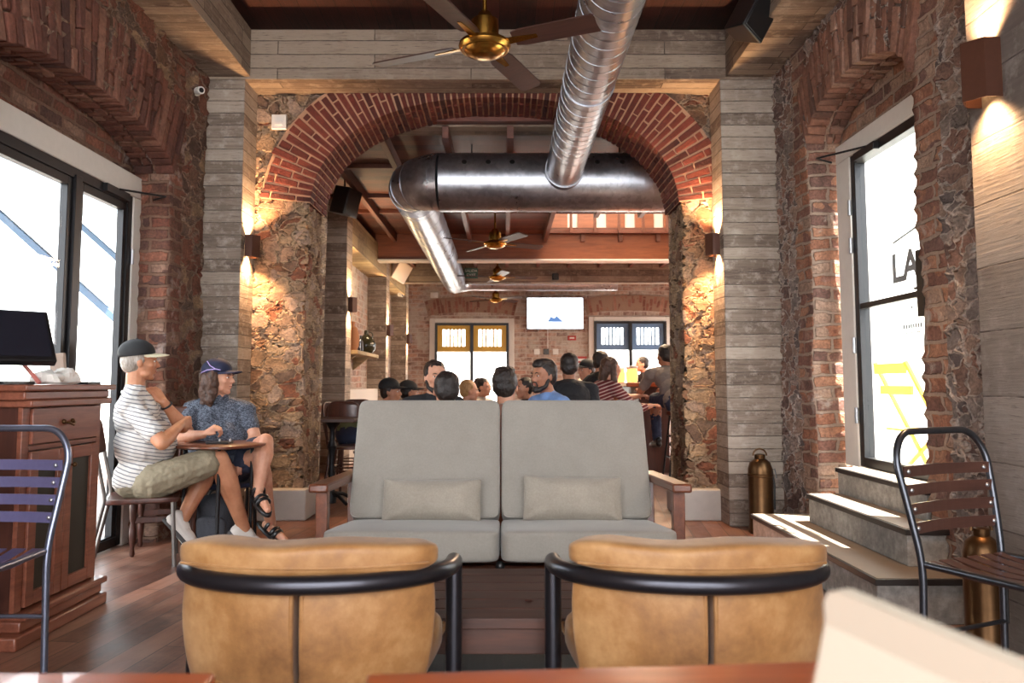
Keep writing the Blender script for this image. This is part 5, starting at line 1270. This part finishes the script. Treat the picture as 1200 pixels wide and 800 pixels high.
def head_mb(mb, c, Mh, k=1.0, fem=False):
    c = Vector(c); T = lambda x, y, z: c + Mh @ Vector((x * k, y * k, z * k))
    B = lambda x, y, z, a, b, d: mb.ball(T(x, y, z), (a * k, b * k, d * k), 20, 14, Mh)
    B(0, -.012, .035, .075, .094, .083); B(0, .022, -.02, .064, .070, .088); B(0, .030, -.075, .048, .048, .035); B(0, .062, -.094, .024, .022, .018)
    for s in (-1, 1):
        B(s * .077, -.004, -.008, .008, .018, .030); B(s * .040, .058, -.022, .022, .024, .022); B(s * .048, .030, -.072, .014, .030, .020); B(s * .03, .082, .021, .022, .012, .007)
    chain(mb, [(T(0, .090, .008), .0075 * k), (T(0, .107, -.024), .0115 * k)], 8); B(-.010, .096, -.030, .008, .010, .007); B(.010, .096, -.030, .008, .010, .007)
    chain(mb, [(T(-.018, .082, -.052), .0055 * k), (T(0, .089, -.050), .0065 * k), (T(.018, .082, -.052), .0055 * k)], 8)
    chain(mb, [(T(-.015, .081, -.064), .0055 * k), (T(0, .087, -.064), .0075 * k), (T(.015, .081, -.064), .0055 * k)], 8)
def face_parts(root, body, c, Mh, k, hairm, brow=True, lipm=None):
    c = Vector(c); T = lambda x, y, z: c + Mh @ Vector((x * k, y * k, z * k))
    def sub(mb, n, m): return adopt(mb.build(n, m), root)
    for s in (-1, 1):
        sub(MB().ball(T(s * .030, .0785, .004), (.0115 * k, .008 * k, .0055 * k), 12, 8, Mh), 'eye', M['eyewhite'])
        sub(MB().ball(T(s * .030, .0855, .004), (.0052 * k, .003 * k, .005 * k), 10, 6, Mh), 'iris', M['iris'])
        if brow: sub(MB().tube([T(s * .014, .094, .022), T(s * .030, .093, .028), T(s * .046, .083, .022)], [.0028 * k, .0036 * k, .0022 * k], 6), 'eyebrow', hairm)
    sub(MB().tube([T(-.020, .084, -.0575), T(0, .0935, -.0575), T(.020, .084, -.0575)], [.002 * k, .0045 * k, .002 * k], 6), 'lips', lipm or M['lips'])
M['eyewhite'] = plain('eye_white', srgb(220, 212, 204), .2); M['iris'] = plain('dark_iris', srgb(36, 26, 22), .2); M['lips'] = plain('lips', srgb(166, 92, 80), .5)

def person(lab, J, fwd, head, hf, skin, shirt, pants, hair='short', hairm=None, cap=None, beard=False, g=1.0, voxel=.0065, shoes=None, sleeve=.6, shorts=1.0, group=None, hands=None, kh=1.0, face=True, bust=0, belly=0, up_head=(0, 0, 1), name='person', neckline=0, legk=1.0):
    """J: joints in world coordinates; fwd: chest direction; head: centre of the head; hf: direction of the face"""
    V = {k: Vector(v) for k, v in J.items()}
    root = thing(name, lab, 'person', (V['pelvis'].x, V['pelvis'].y, 0), 0, group)
    up = (V['neck'] - V['pelvis']).normalized(); Mt = frame(up, fwd); Mh = frame(up_head, hf); head = Vector(head)
    ch = V['neck'] - up * .15; ab = V['pelvis'].lerp(V['neck'], .38)
    rt = (V['shR'] - V['shL']).normalized(); 
    def torso(mb, e):
        mb.ball(V['pelvis'] + up * .02, (.165 * g + e, .125 * g + e, .12 + e), 20, 12, Mt)
        mb.ball(ab + Mt @ Vector((0, .02 + belly * .5, 0)), (.145 * g + e + belly * .6, .115 * g + e + belly, .16 + e), 20, 12, Mt)
        mb.ball(ch, (.158 * g ** .5 + e, .108 * g ** .5 + e, .155 + e), 20, 12, Mt)
        chain(mb, [(V['shL'], .058 * g ** .5 + e), (V['neck'] - up * .035, .062 + e), (V['shR'], .058 * g ** .5 + e)])
        for s in (-1, 1):
            mb.ball(ch + Mt @ Vector((s * .075, .065, .015)), (.075 + e, .05 + e + bust, .065 + e), 14, 10, Mt)
            if bust: mb.ball(ch + Mt @ Vector((s * .078, .085, -.02)), (.078 + e, .065 + e, .07 + e), 14, 10, Mt)
    def limb(a, b, c, ra, rb, rc, bulge=0):
        m_ = V[b].lerp(V[c], .3); return [(V[a], ra), (V[a].lerp(V[b], .45), (ra + rb) / 2 + .006), (V[b], rb), (m_, rb * 1.04 + bulge), (V[b].lerp(V[c], .6), (rb + rc) / 2 + bulge * .4), (V[c], rc)]
    mb = MB(); torso(mb, 0)
    for s in 'LR':
        chain(mb, limb('sh' + s, 'el' + s, 'wr' + s, .050 * g ** .6, .040 * g ** .4, .026))
        chain(mb, limb('hip' + s, 'kn' + s, 'an' + s, .088 * g ** .5, .056 * legk, .037 * legk, .010))
        toe = V['to' + s]; a = V['an' + s]; heel = a - (toe - a).normalized() * .04
        chain(mb, [(heel + Vector((0, 0, -.045)), .028), (a.lerp(toe, .45) + Vector((0, 0, -.03)), .030), (toe + Vector((0, 0, -.025)), .022)]); chain(mb, [(a, .036), (heel + Vector((0, 0, -.04)), .03)])
        hd = (hands or {}).get(s)
        d0 = (V['wr' + s] - V['el' + s]).normalized()
        if hd: hand(mb, V['wr' + s], hd[0], hd[1], hd[2], .98, hd[3])
        else: hand(mb, V['wr' + s], d0, (0, 0, -1) if abs(d0.z) < .8 else Vector(fwd) * -1, 28, .98, 1 if s == 'L' else -1)
    hb = head + Mh @ Vector((0, -.02, -.07))
    chain(mb, [(V['neck'] - up * .02, .062), (V['neck'] + (hb - V['neck']) * .5, .054 * g ** .3), (hb, .054 * g ** .3)])
    head_mb(mb, head, Mh, kh)
    body = fuse(mb, 'body', skin, voxel, 4, root)
    if face: face_parts(root, body, head, Mh, kh, hairm)
    T = lambda x, y, z: head + Mh @ Vector((x * kh, y * kh, z * kh))
    # clothing
    mb = MB(); torso(mb, .014)
    for s in 'LR':
        a, b, c = V['sh' + s], V['el' + s], V['wr' + s]
        if sleeve <= 1: chain(mb, [(a, .062 * g ** .6), (a.lerp(b, sleeve * .6), .060 * g ** .5), (a.lerp(b, sleeve), .058 * g ** .4)])
        else: chain(mb, [(a, .062 * g ** .6), (b, .052), (b.lerp(c, sleeve - 1), .038)])
    chain(mb, [(V['neck'] - up * .03, .068), (V['neck'] + up * .012, .064)])
    mb.ball(V['pelvis'] + up * .0, (.182 * g, .145 * g, .11), 20, 12, Mt)
    fuse(mb, 'shirt', shirt, voxel, 3, root, .0045, V['pelvis'].x)
    mb = MB(); mb.ball(V['pelvis'] + up * -.01, (.178 * g, .14 * g, .12), 20, 12, Mt)
    for s in 'LR':
        a, b, c = V['hip' + s], V['kn' + s], V['an' + s]
        if shorts <= 1: chain(mb, [(a, .105 * g ** .5), (a.lerp(b, shorts * .6), .092 * g ** .4), (a.lerp(b, shorts), .086 * g ** .3)])
        else: chain(mb, [(a, .10 * g ** .5), (b, .068), (b.lerp(c, .4), .062), (b.lerp(c, .96), .05)])
    fuse(mb, 'shorts' if shorts <= 1 else 'trousers', pants, voxel, 3, root, .006, 3 + V['pelvis'].x)
    if shoes:
        for s in 'LR':
            toe = V['to' + s]; a = V['an' + s]; dd = (toe - a).normalized(); heel = a - dd * .045; mb = MB()
            chain(mb, [(heel + Vector((0, 0, -.04)), .036), (a.lerp(toe, .5) + Vector((0, 0, -.032)), .042), (toe + Vector((0, 0, -.035)), .030)]); chain(mb, [(heel + Vector((0, 0, .005)), .036), (a + dd * .03 + Vector((0, 0, -.01)), .038)])
            sh = fuse(mb, 'shoe', shoes, .006, 2, root)
    # hair
    if hair:
        mb = MB(); B = lambda x, y, z, a, b, d: mb.ball(T(x, y, z), (a * kh, b * kh, d * kh), 20, 14, Mh)
        B(0, -.022, .046, .081, .092, .082); B(0, -.045, .0, .074, .064, .075)
        for s in (-1, 1): B(s * .066, -.01, .015, .016, .030, .035)
        if hair == 'quiff': B(0, .030, .100, .058, .050, .028); B(0, -.01, .108, .068, .066, .026); B(0, .06, .085, .045, .028, .022)
        if hair == 'long':
            for s in (-1, 1): chain(mb, [(T(s * .07, -.01, .02), .030), (T(s * .082, -.015, -.07), .032), (T(s * .085, .0, -.15), .028), (T(s * .075, .01, -.20), .018)])
            chain(mb, [(T(0, -.07, .0), .06), (T(0, -.085, -.10), .055), (T(0, -.085, -.20), .035)])
        if hair == 'bob':
            for s in (-1, 1):
                chain(mb, [(T(s * .07, -.01, .02), .034), (T(s * .080, .0, -.06), .036), (T(s * .070, -.015, -.11), .034), (T(s * .085, -.02, -.155), .030), (T(s * .07, -.02, -.19), .018)])
                chain(mb, [(T(s * .05, -.06, .0), .045), (T(s * .075, -.07, -.09), .038), (T(s * .06, -.065, -.16), .032)])
            chain(mb, [(T(0, -.07, .0), .06), (T(0, -.085, -.10), .05), (T(.0, -.08, -.16), .04)])
        if hair == 'bun': B(0, -.095, .085, .04, .04, .04); B(0.02, -.11, .06, .03, .03, .03); B(0, -.07, -.04, .06, .04, .05)
        fuse(mb, 'hair', hairm or M['hair_d'], .0065, 2, root, .012 if hair == 'bob' else .008 if hair in ('long', 'bun') else .005, head.x * 7)
    if beard:
        mb = MB(); B = lambda x, y, z, a, b, d: mb.ball(T(x, y, z), (a, b, d), 14, 10, Mh)
        chain(mb, [(T(-.066, .005, -.02), .013), (T(-.058, .03, -.07), .017), (T(-.03, .065, -.098), .020), (T(0, .076, -.102), .022), (T(.03, .065, -.098), .020), (T(.058, .03, -.07), .017), (T(.066, .005, -.02), .013)])
        chain(mb, [(T(-.026, .082, -.066), .007), (T(-.020, .090, -.043), .007), (T(0, .097, -.040), .007), (T(.020, .090, -.043), .007), (T(.026, .082, -.066), .007)]); B(0, .078, -.082, .022, .014, .012)
        fuse(mb, 'beard', M['hair_d'], .006, 2, root, .003)
    if cap:
        cm, bm_, tilt = cap
        mb = MB(); mb.ball(T(0, -.020, .056), (.090 * kh, .106 * kh, .084 * kh), 28, 16, Mh)
        cb_ = mb.mesh('c'); b = bmesh.new(); b.from_mesh(cb_); pl = T(0, 0, .040)
        bmesh.ops.bisect_plane(b, geom=b.verts[:] + b.edges[:] + b.faces[:], plane_co=pl, plane_no=Mh @ Vector((0, -.12, 1)), clear_inner=True); b.to_mesh(cb_); b.free()
        o = link('cap', cb_, cm); so = o.modifiers.new('s', 'SOLIDIFY'); so.thickness = .003; adopt(o, root)
        pts = []; 
        for a in range(0, 13): an = R(-62 + a * 124 / 12) ; pts.append((math.sin(an) * .082, .072 + .0 * a + math.cos(an) * .005, 0))
        mbb = MB(); n = 12
        for i in range(n + 1):
            an = R(-68 + 136 * i / n); x0, y0 = .084 * math.sin(an), -.020 + .100 * math.cos(an); x1, y1 = .078 * math.sin(an), .0 + .165 * math.cos(an) if abs(an) < 1.0 else y0 + .02
            z = .050 - (x0) ** 2 * 2.6; z1 = z - .004; mbb.v += [T(x0, y0, z + .006), T(x1, max(y0 + .003, y1), z1 + .002), T(x0, y0, z - .002), T(x1, max(y0 + .003, y1), z1 - .004)]
        for i in range(n): a = i * 4; mbb.f += [(a, a + 1, a + 5, a + 4), (a + 2, a + 6, a + 7, a + 3), (a + 1, a + 3, a + 7, a + 5), (a, a + 4, a + 6, a + 2)]; mbb.c += [None] * 4
        br_ = mbb.build('cap_brim', bm_, None, fixn=True); adopt(br_, root)
        adopt(MB().ball(T(0, -.02, .139), .007 * kh).build('cap_button', cm), root)
    return root

# ---- the man with his hand on his chin
def stripes():
    t = NT('striped_polo'); v = t.coord('Object', rot=(0, R(-12), 0)); sp = t.n('ShaderNodeSeparateXYZ'); t.l(v, sp.inputs[0]); n = t.noise(v, 5, 3)
    z = t.math('ADD', t.math('MULTIPLY', sp.outputs[2], 46.0), t.math('MULTIPLY', n.outputs[0], .7)); f = t.math('FRACT', z)
    s = t.math('LESS_THAN', f, .28); n2 = t.noise(v, 9, 4, .6, .8); t.bump(n2.outputs[0], .5, .02)
    return t.fin(t.mix(s, srgb(206, 200, 194), srgb(120, 118, 124)), .85)
def speckle(name, a, b):
    t = NT(name); v = t.coord('Object', (1, 1, 1.8)); n = t.noise(v, 95, 3, .6, 1.0); n2 = t.noise(v, 9, 4, .6, .8); t.bump(n2.outputs[0], .6, .02)
    return t.fin(t.ramp(n.outputs[0], [(.45, a), (.6, b)]), .85)
khaki = cloth('khaki_shorts', srgb(138, 126, 104), .15)
M['blackcap'] = plain('black_cap_cloth', srgb(30, 30, 32), .8, vary=.2, bscale=30); M['creambrim'] = plain('cream_brim', srgb(222, 214, 184), .7)
zm = 4.78
J = dict(pelvis=P(166, 560, 4.80), neck=P(158, 459, 4.80), shR=P(153, 476, 4.64), shL=P(168, 474, 4.97), elR=P(190, 519, 4.56), wrR=P(212, 497, 4.80), elL=P(214, 500, 4.98), wrL=P(192, 471, 4.86),
         hipR=P(176, 566, 4.70), hipL=P(180, 564, 4.92), knR=P(257, 537, 4.88), anR=P(287, 622, 5.06), toR=P(312, 640, 5.14), knL=P(246, 545, 5.10), anL=P(212, 612, 4.92), toL=P(235, 641, 4.98))
man = person('man in a striped polo and black cap sitting with his hand on his chin', J, (.93, .36, 0), P(164, 424, 4.82), (.88, .46, .02), M['skin_t'], stripes(), khaki, 'short', M['hair_g'],
       cap=(M['blackcap'], M['creambrim'], 1.2), g=1.12, voxel=.0055, shoes=None, sleeve=.72, shorts=.80, hands={'L': ((-.62, -.10, .80), (-.4, .5, -.6), 30, 1), 'R': ((.3, .9, .1), (-.8, .2, 0), 45, -1)}, belly=.035)
M['sneaker'] = plain('white_trainer', srgb(214, 206, 198), .7, vary=.05); M['sole'] = plain('grey_sole', srgb(70, 66, 66), .7)
def shoe(root, a, toe, upper, sole, sandal=False):
    a, toe = Vector(a), Vector(toe); d = toe - a; fl_ = Vector((d.x, d.y, d.z * .9)); dn = fl_.normalized(); heel = a - dn * .045; up = (Vector((0, 0, 1)) - dn * dn.z).normalized()
    if sandal:
        for k, f in enumerate((.05, .42, .62)):
            c = a + d * f - up * .030; side = dn.cross(up)
            adopt(MB().tube([c + (side * math.cos(R(q)) * .036 + up * math.sin(R(q)) * (.046 if k == 0 else .030)) for q in range(-10, 200, 15)], .013, 8).build('strap', upper), root)
    else:
        mb = MB(); chain(mb, [(heel - up * .028, .040), (a.lerp(toe, .5) - up * .024, .046), (toe - up * .028, .036)]); chain(mb, [(heel + up * .012, .036), (a + dn * .03 - up * .005, .038)]); fuse(mb, 'shoe', upper, .005, 2, root)
        adopt(MB().tube([a + dn * .02 + up * .028, a + dn * .05 + up * .018, a + dn * .08 + up * .006], .008, 8).build('laces', M['whiteplastic']), root)
    side = dn.cross(up); n = 18; pts = []
    for i in range(n):
        an = 2 * math.pi * i / n; x = math.cos(an); pts.append(heel.lerp(toe, .5) + dn * x * ((toe - heel).length / 2 + .045) + side * math.sin(an) * (.046 + .006 * x) - up * .066)
    adopt(MB().prism(pts, up * .024).build('sole', sole, None, .005, 2, fixn=True), root)
shoe(man, J['anR'], J['toR'], M['sneaker'], M['sole']); shoe(man, J['anL'], J['toL'], M['sneaker'], M['sole'])
w_ = J['wrL']; adopt(MB().tube(arcpts(w_ - (J['wrL'] - J['elL']).normalized() * .03, .033, 0, 360, 16, Vector((J['wrL'] - J['elL'])).normalized().cross(Vector((0, 1, 0))).normalized(), Vector((J['wrL'] - J['elL'])).normalized().cross(Vector((J['wrL'] - J['elL'])).normalized().cross(Vector((0, 1, 0))))), .007, 6).build('wrist_watch', M['blackplastic']), man)
collar = MB().tube([J['neck'] + Vector((math.cos(R(a)) * .066, math.sin(R(a)) * .066, -.012 + .012 * math.cos(R(a + 180)))) for a in range(0, 361, 20)], .012, 8); adopt(collar.build('collar', cloth('polo_collar', srgb(206, 202, 198))), man)

# ---- the woman in the navy cap
navy = plain('navy_cap_cloth', srgb(28, 32, 58), .8, vary=.15, bscale=30); lil = plain('lilac_piping', srgb(170, 150, 206), .6)
J2 = dict(pelvis=P(260, 548, 5.50), neck=P(255, 468, 5.48), shR=P(226, 482, 5.42), shL=P(287, 482, 5.50), elR=P(214, 512, 5.22), wrR=P(238, 509, 5.06), elL=P(299, 514, 5.42), wrL=P(285, 533, 5.24),
          hipR=P(248, 552, 5.42), hipL=P(272, 552, 5.48), knR=P(303, 534, 5.14), anR=P(317, 612, 5.24), toR=P(334, 628, 5.20), knL=P(311, 517, 5.16), anL=P(303, 572, 5.02), toL=P(314, 592, 4.90))
wom = person('woman in a navy cap and speckled grey top sitting cross-legged at the small table', J2, (.42, -.90, 0), P(257, 443, 5.46), (.97, -.18, .03), M['skin'], speckle('speckled_top', srgb(44, 50, 62), srgb(112, 118, 132)), cloth('dark_blue_shorts', srgb(40, 46, 66)), 'bob', M['hair_br'],
       cap=(navy, navy, 1.0), g=1.18, voxel=.0055, sleeve=.55, shorts=.72, hands={'R': ((.75, .0, .5), (.2, .3, -.8), 52, -1)}, bust=.02, belly=.06, legk=.94)
shoe(wom, J2['anR'], J2['toR'], M['blackplastic'], M['blackplastic'], True); shoe(wom, J2['anL'], J2['toL'], M['blackplastic'], M['blackplastic'], True)
Mh = frame((0, 0, 1), (.97, -.18, .03)); hc = P(257, 443, 5.46)
adopt(MB().tube([hc + Mh @ Vector(q) for q in ((.085, -.09, .035), (.090, -.04, .055), (.086, .02, .062), (.075, .05, .055))], .0035, 6).tube([hc + Mh @ Vector(q) for q in ((.086, .02, .062), (.088, -.02, .085), (.075, -.05, .115))], .003, 6).build('cap_piping', lil), wom)

# their table, chairs and things
tt = thing('round_table', 'small round brown table between the seated man and the woman', 'table', P(256, 520, 5.05) * 1)
c_ = P(257, 519, 5.05); tt.location = (c_.x, c_.y, 0)
adopt(MB().lathe([(.268, -.022), (.285, -.014), (.285, -.004), (.278, 0)], c_, 40).build('tabletop', M['armwood']), tt)
for a in (20, 110, 200, 290):
    x, y = c_.x + .20 * math.cos(R(a)), c_.y + .20 * math.sin(R(a)); adopt(MB().cyl((x, y, 0), (x, y, c_.z - .02), .011, n=10).build('leg', M['castiron']), tt)
ph = thing('wallet', 'black wallet lying on the small round table before the woman', 'wallet', (c_.x, c_.y - .05, c_.z)); adopt(MB().box((c_.x - .05, c_.y - .10, c_.z), (c_.x + .09, c_.y - .0, c_.z + .014)).build('cover', M['blackplastic'], None, .004), ph); adopt(MB().ball((c_.x + .085, c_.y - .05, c_.z + .02), (.008, .008, .012)).ball((c_.x + .02, c_.y - .05, c_.z + .02), (.008, .008, .012)).build('snap', M['hinge']), ph)
def metal_chair(loc, rz, lab, seatm, frm, h=.42):
    t = thing('cafe_chair', lab, 'chair', loc, R(rz))       # faces -y
    MB().cushion((.42, .40, .035), (0, 0, h - .018), 8, 10, 0, fn=lambda q: Vector((q.x, q.y, q.z - .012 * (1 - (q.x / .21) ** 2)))).build('seat', seatm, t)
    MB().cushion((.40, .022, .20), (0, .245, h + .34), 8, 10, 0, fn=lambda q: Vector((q.x, q.y + .03 * (1 - (q.x / .2) ** 2) + .18 * q.z, q.z))).build('backrest', seatm, t)
    for s in (-1, 1):
        MB().tube(fillet([(s * .19, .27, h + .42), (s * .185, .185, h), (s * .19, .27, 0)], .03), .011, 10).build('rear_leg', frm, t)
        MB().tube([(s * .185, -.17, h - .01), (s * .19, -.19, 0)], .012, 10).build('front_leg', frm, t)
    MB().tube([(-.185, .185, h - .02), (.185, .185, h - .02)], .009, 8).tube([(-.185, -.17, h - .02), (.185, -.17, h - .02)], .009, 8).build('seat_rail', frm, t)
grey = plain('grey_tube_metal', srgb(120, 114, 110), .35, .8)
pe = J['pelvis']; metal_chair((pe.x + .02, pe.y - .02, 0), 90 + 21 - 0, 'grey metal tube chair the man in the striped polo sits on', M['cabdark'], grey, .40)
pe2 = J2['pelvis']; metal_chair((pe2.x + .02, pe2.y - .02, 0), 25, 'dark metal chair the woman in the navy cap sits on', navy, M['castiron'], .40)
# wooden chair with turned legs by the door
tc = thing('wooden_chair', 'dark wooden chair with turned legs standing behind the seated man', 'chair', (-2.16, 5.12, 0), R(20))
tl = [(.010, 0), (.016, .015), (.012, .05), (.018, .08), (.022, .16), (.014, .20), (.020, .22), (.024, .30), (.016, .37), (.02, .44)]
for x, y in ((-.17, -.15), (.17, -.15), (-.15, .16), (.15, .16)): MB().lathe(tl, (x, y, 0), 14).build('leg', M['cabdark'], tc)
MB().box((-.20, -.19, .43), (.20, .19, .46)).build('seat', M['cabdark'], tc, .01)
MB().box((-.16, -.16, .20), (.16, -.14, .235)).build('stretcher', M['cabdark'], tc, .003); MB().box((-.15, .15, .20), (.15, .17, .235)).build('stretcher', M['cabdark'], tc, .003)
for k in range(5): MB().tube([(-.14 + .07 * k, .165, .46), (-.15 + .075 * k, .23, .84)], .009, 8).build('spindle', M['cabdark'], tc)
MB().box((-.19, .21, .82), (.19, .24, .90)).build('top_rail', M['cabdark'], tc, .01)
# backpack on the floor
bp = thing('backpack', 'dark grey backpack on the floor under the small round table', 'bag', P(252, 628, 5.35)); bc = P(252, 628, 5.35); bc.z = 0; bp.location = bc
adopt(MB().cushion((.26, .18, .30), (bc.x, bc.y, .155), 4, 14, .02, fn=lambda q: q + Vector((.012 * math.sin(q.z * 30), 0, .01 * math.sin(q.x * 25)))).build('body', cloth('backpack_cloth', srgb(52, 52, 58), .2)), bp)
adopt(MB().cushion((.20, .05, .14), (bc.x, bc.y - .10, .11), 4, 10, .01).build('front_pocket', cloth('backpack_pocket', srgb(64, 64, 70), .2)), bp); adopt(MB().tube(arcpts((bc.x, bc.y, .30), .05, 0, 180, 10), .008, 6).tube([(bc.x - .1, bc.y - .09, .28), (bc.x - .13, bc.y - .12, .15), (bc.x - .1, bc.y - .1, .03)], .012, 8).build('strap', M['blackplastic']), bp)

# ---- people of the back room
def seated(lab, px, py, y, yaw, pitch, shirt, pants, hair, hairm, skin, seat=.46, lean=.12, face_yaw=None, arm='table', cap=None, beard=False, sleeve=.6, chair=True, g=1.0, face=None, group=None, dist=None, shorts=1.5):
    """yaw: degrees, 0 = towards the camera (-y), 90 = towards +x, 180 = away"""
    hd = P(px, py, y); a = R(yaw); f = Vector((math.sin(a), -math.cos(a), 0)); r = f.cross(Vector((0, 0, 1)))
    fy = R(yaw if face_yaw is None else face_yaw); hf = Vector((math.sin(fy) * math.cos(R(pitch)), -math.cos(fy) * math.cos(R(pitch)), math.sin(R(pitch))))
    pz = seat + .09; H = hd.z - pz - .155
    ln = max(lean, math.sqrt(max(0, .50 ** 2 - H ** 2)) if H < .50 else lean); ln = min(ln, .38)
    H = min(H, .56); pz = hd.z - .155 - H
    nk = hd - Vector((0, 0, .155)) - f * .045; pel = nk - Vector((0, 0, H)) - f * ln
    J = dict(pelvis=pel, neck=nk, shR=nk + r * .185 * g ** .3 - Vector((0, 0, .055)), shL=nk - r * .185 * g ** .3 - Vector((0, 0, .055)), hipR=pel + r * .09, hipL=pel - r * .09,
             knR=pel + r * .12 + f * .42 + Vector((0, 0, .02)), knL=pel - r * .12 + f * .42 + Vector((0, 0, .02)))
    gz = max(.085, pz - .46) if seat < .6 else pz - .44
    for s, q in (('R', 1), ('L', -1)):
        J['an' + s] = Vector((J['kn' + s].x, J['kn' + s].y, gz)) - f * .04; J['to' + s] = J['an' + s] + f * .15 - Vector((0, 0, .02))
        sh = J['sh' + s]
        if arm == 'table': J['el' + s] = sh + f * .12 + r * q * .06 - Vector((0, 0, .25)); J['wr' + s] = J['el' + s] + f * .22 - r * q * .08 + Vector((0, 0, .05))
        elif arm == 'bar': J['el' + s] = sh + f * .20 + r * q * .05 - Vector((0, 0, .20)); J['wr' + s] = J['el' + s] + f * .22 - r * q * .08 + Vector((0, 0, .03))
        elif arm == 'down': J['el' + s] = sh + r * q * .05 - Vector((0, 0, .28)) - f * .02; J['wr' + s] = J['el' + s] + f * .20 - r * q * .04 - Vector((0, 0, .08))
    p = person(lab, J, f, hd, hf, skin, shirt, pants, hair, hairm, cap, beard, g, .010, M['blackplastic'], sleeve, shorts, group, face=(abs(((fy * 180 / math.pi) + 180) % 360 - 180) < 125) if face is None else face, kh=1.02)
    if chair and seat < .6:
        c = copy_tree(CH0); c.location = (pel.x, pel.y, 0); c.rotation_euler = (0, 0, a); c['label'] = 'dark bentwood chair under the ' + ' '.join(lab.split(' sitting')[0].split(',')[0].split()[:10])
        k = (pz - .09) / .47; c.scale = (1, 1, max(.8, min(1.15, k)))
    return p
CH0 = bentwood((-1.62, 8.6, 0), 200, 'dark bentwood chair standing empty farther back along the left of the back room')
black = cloth('black_shirt', srgb(34, 34, 38), .2); blue = cloth('blue_tshirt', srgb(112, 144, 196), .1); jeans = cloth('dark_jeans', srgb(46, 54, 78), .15); grey_t = cloth('grey_tshirt', srgb(132, 124, 120), .1); green = cloth('green_shirt', srgb(116, 128, 96), .1); pale = cloth('pale_shirt', srgb(186, 176, 164), .1); char = cloth('charcoal_shirt', srgb(56, 54, 58), .15)
t = NT('red_striped_top'); v = t.coord('Object', rot=(0, R(20), 0)); sp_ = t.n('ShaderNodeSeparateXYZ'); t.l(v, sp_.inputs[0]); s_ = t.math('LESS_THAN', t.math('FRACT', t.math('MULTIPLY', sp_.outputs[2], 30.0)), .3); redstripe = t.fin(t.mix(s_, srgb(112, 42, 46), srgb(206, 180, 172)), .85)
seated('bearded man with dark hair in a blue t-shirt looking down to the side', 637, 441, 5.95, -62, -22, blue, jeans, 'quiff', M['hair_d'], M['skin_b'], beard=True, face_yaw=-52)
seated('bearded man in a black shirt sitting behind another head', 510, 442, 5.85, 22, -4, black, jeans, 'short', M['hair_d'], M['skin'], beard=True)
seated('person with round dark hair sitting before the bearded man in black, back to the camera', 523, 458, 5.10, 190, -4, char, jeans, 'short', M['hair_d'], M['skin'], seat=.42)
seated('person with thick dark hair, back to the camera, opposite the man in blue', 592, 453, 5.25, 172, 0, pale, jeans, 'quiff', M['hair_d'], M['skin'], seat=.44)
seated('person with a dark cap and green shirt sitting side-on, outermost of the group', 458, 459, 7.9, 80, 0, green, jeans, 'short', M['hair_d'], M['skin_b'], cap=(M['blackcap'], M['blackcap'], 1))
seated('person in a black cap and dark shirt sitting beside the one in the green shirt', 480, 460, 8.8, 100, -5, black, jeans, 'short', M['hair_d'], M['skin'], cap=(M['blackcap'], M['blackcap'], 1))
seated('blond person sitting farther back before the yellow-topped door', 550, 458, 8.8, 100, 0, char, jeans, 'short', M['hair_bl'], M['skin'])
seated('person with pinned-up dark hair sitting farther back before the yellow-topped door', 567, 454, 10.3, 60, 0, pale, jeans, 'bun', M['hair_d'], M['skin'])
seated('person with dark hair mostly hidden behind the man in blue', 614, 455, 8.9, -60, 0, black, jeans, 'short', M['hair_d'], M['skin'])
seated('person in a black t-shirt sitting tall, back to the camera, beyond the man in blue', 667, 430, 7.1, 176, 0, black, jeans, 'short', M['hair_d'], M['skin_b'], seat=.60, arm='down', g=1.12)
seated('person in a dark knitted cap facing sideways in the crowd by the bar', 687, 434, 9.4, -60, -8, char, jeans, 'short', M['hair_d'], M['skin'], cap=(M['blackcap'], M['blackcap'], .2), seat=.60)
seated('person with light brown hair seen from behind, farthest in the crowd by the bar', 698, 431, 10.6, 170, 0, pale, jeans, 'short', M['hair_br'], M['skin'], seat=.60)
seated('man in a black shirt leaning forward over the bar counter end', 706, 424, 8.9, 105, -15, black, jeans, 'short', M['hair_d'], M['skin'], seat=.62, lean=.30, arm='bar')
seated('woman with long dark hair in a red striped top leaning on the bar', 716, 432, 8.2, 110, -10, redstripe, jeans, 'long', M['hair_br'], M['skin'], seat=.60, lean=.22, arm='bar', sleeve=1.6)
p15 = seated('man in a grey t-shirt on a bar stool with his back to the camera', 779, 417, 8.85, 192, -8, grey_t, jeans, 'short', M['hair_d'], M['skin_b'], seat=.78, lean=.10, arm='bar', face_yaw=205, g=1.1, chair=False)
seated('person with dark hair bending over the far end of the bar', 752, 427, 12.3, -80, -30, black, jeans, 'short', M['hair_d'], M['skin'], seat=.62, lean=.3, arm='bar')
stool((p15.location.x, p15.location.y, 0), 'dark bar stool under the man in the grey t-shirt')
for px, y, lab in ((516, 5.45, 'square dark table between the bearded man in black and the person with round hair'), (606, 5.62, 'square dark table between the man in blue and the person with thick dark hair'), (468, 8.15, 'square dark table behind the two people in caps'), (560, 9.9, 'square dark table behind the blond person'), (680, 8.6, 'square dark table beside the crowd near the bar')):
    q = P(px, 480, y); cafe_table((q.x, y, 0), lab, .55)
bpy.data.scenes.remove(TMP)
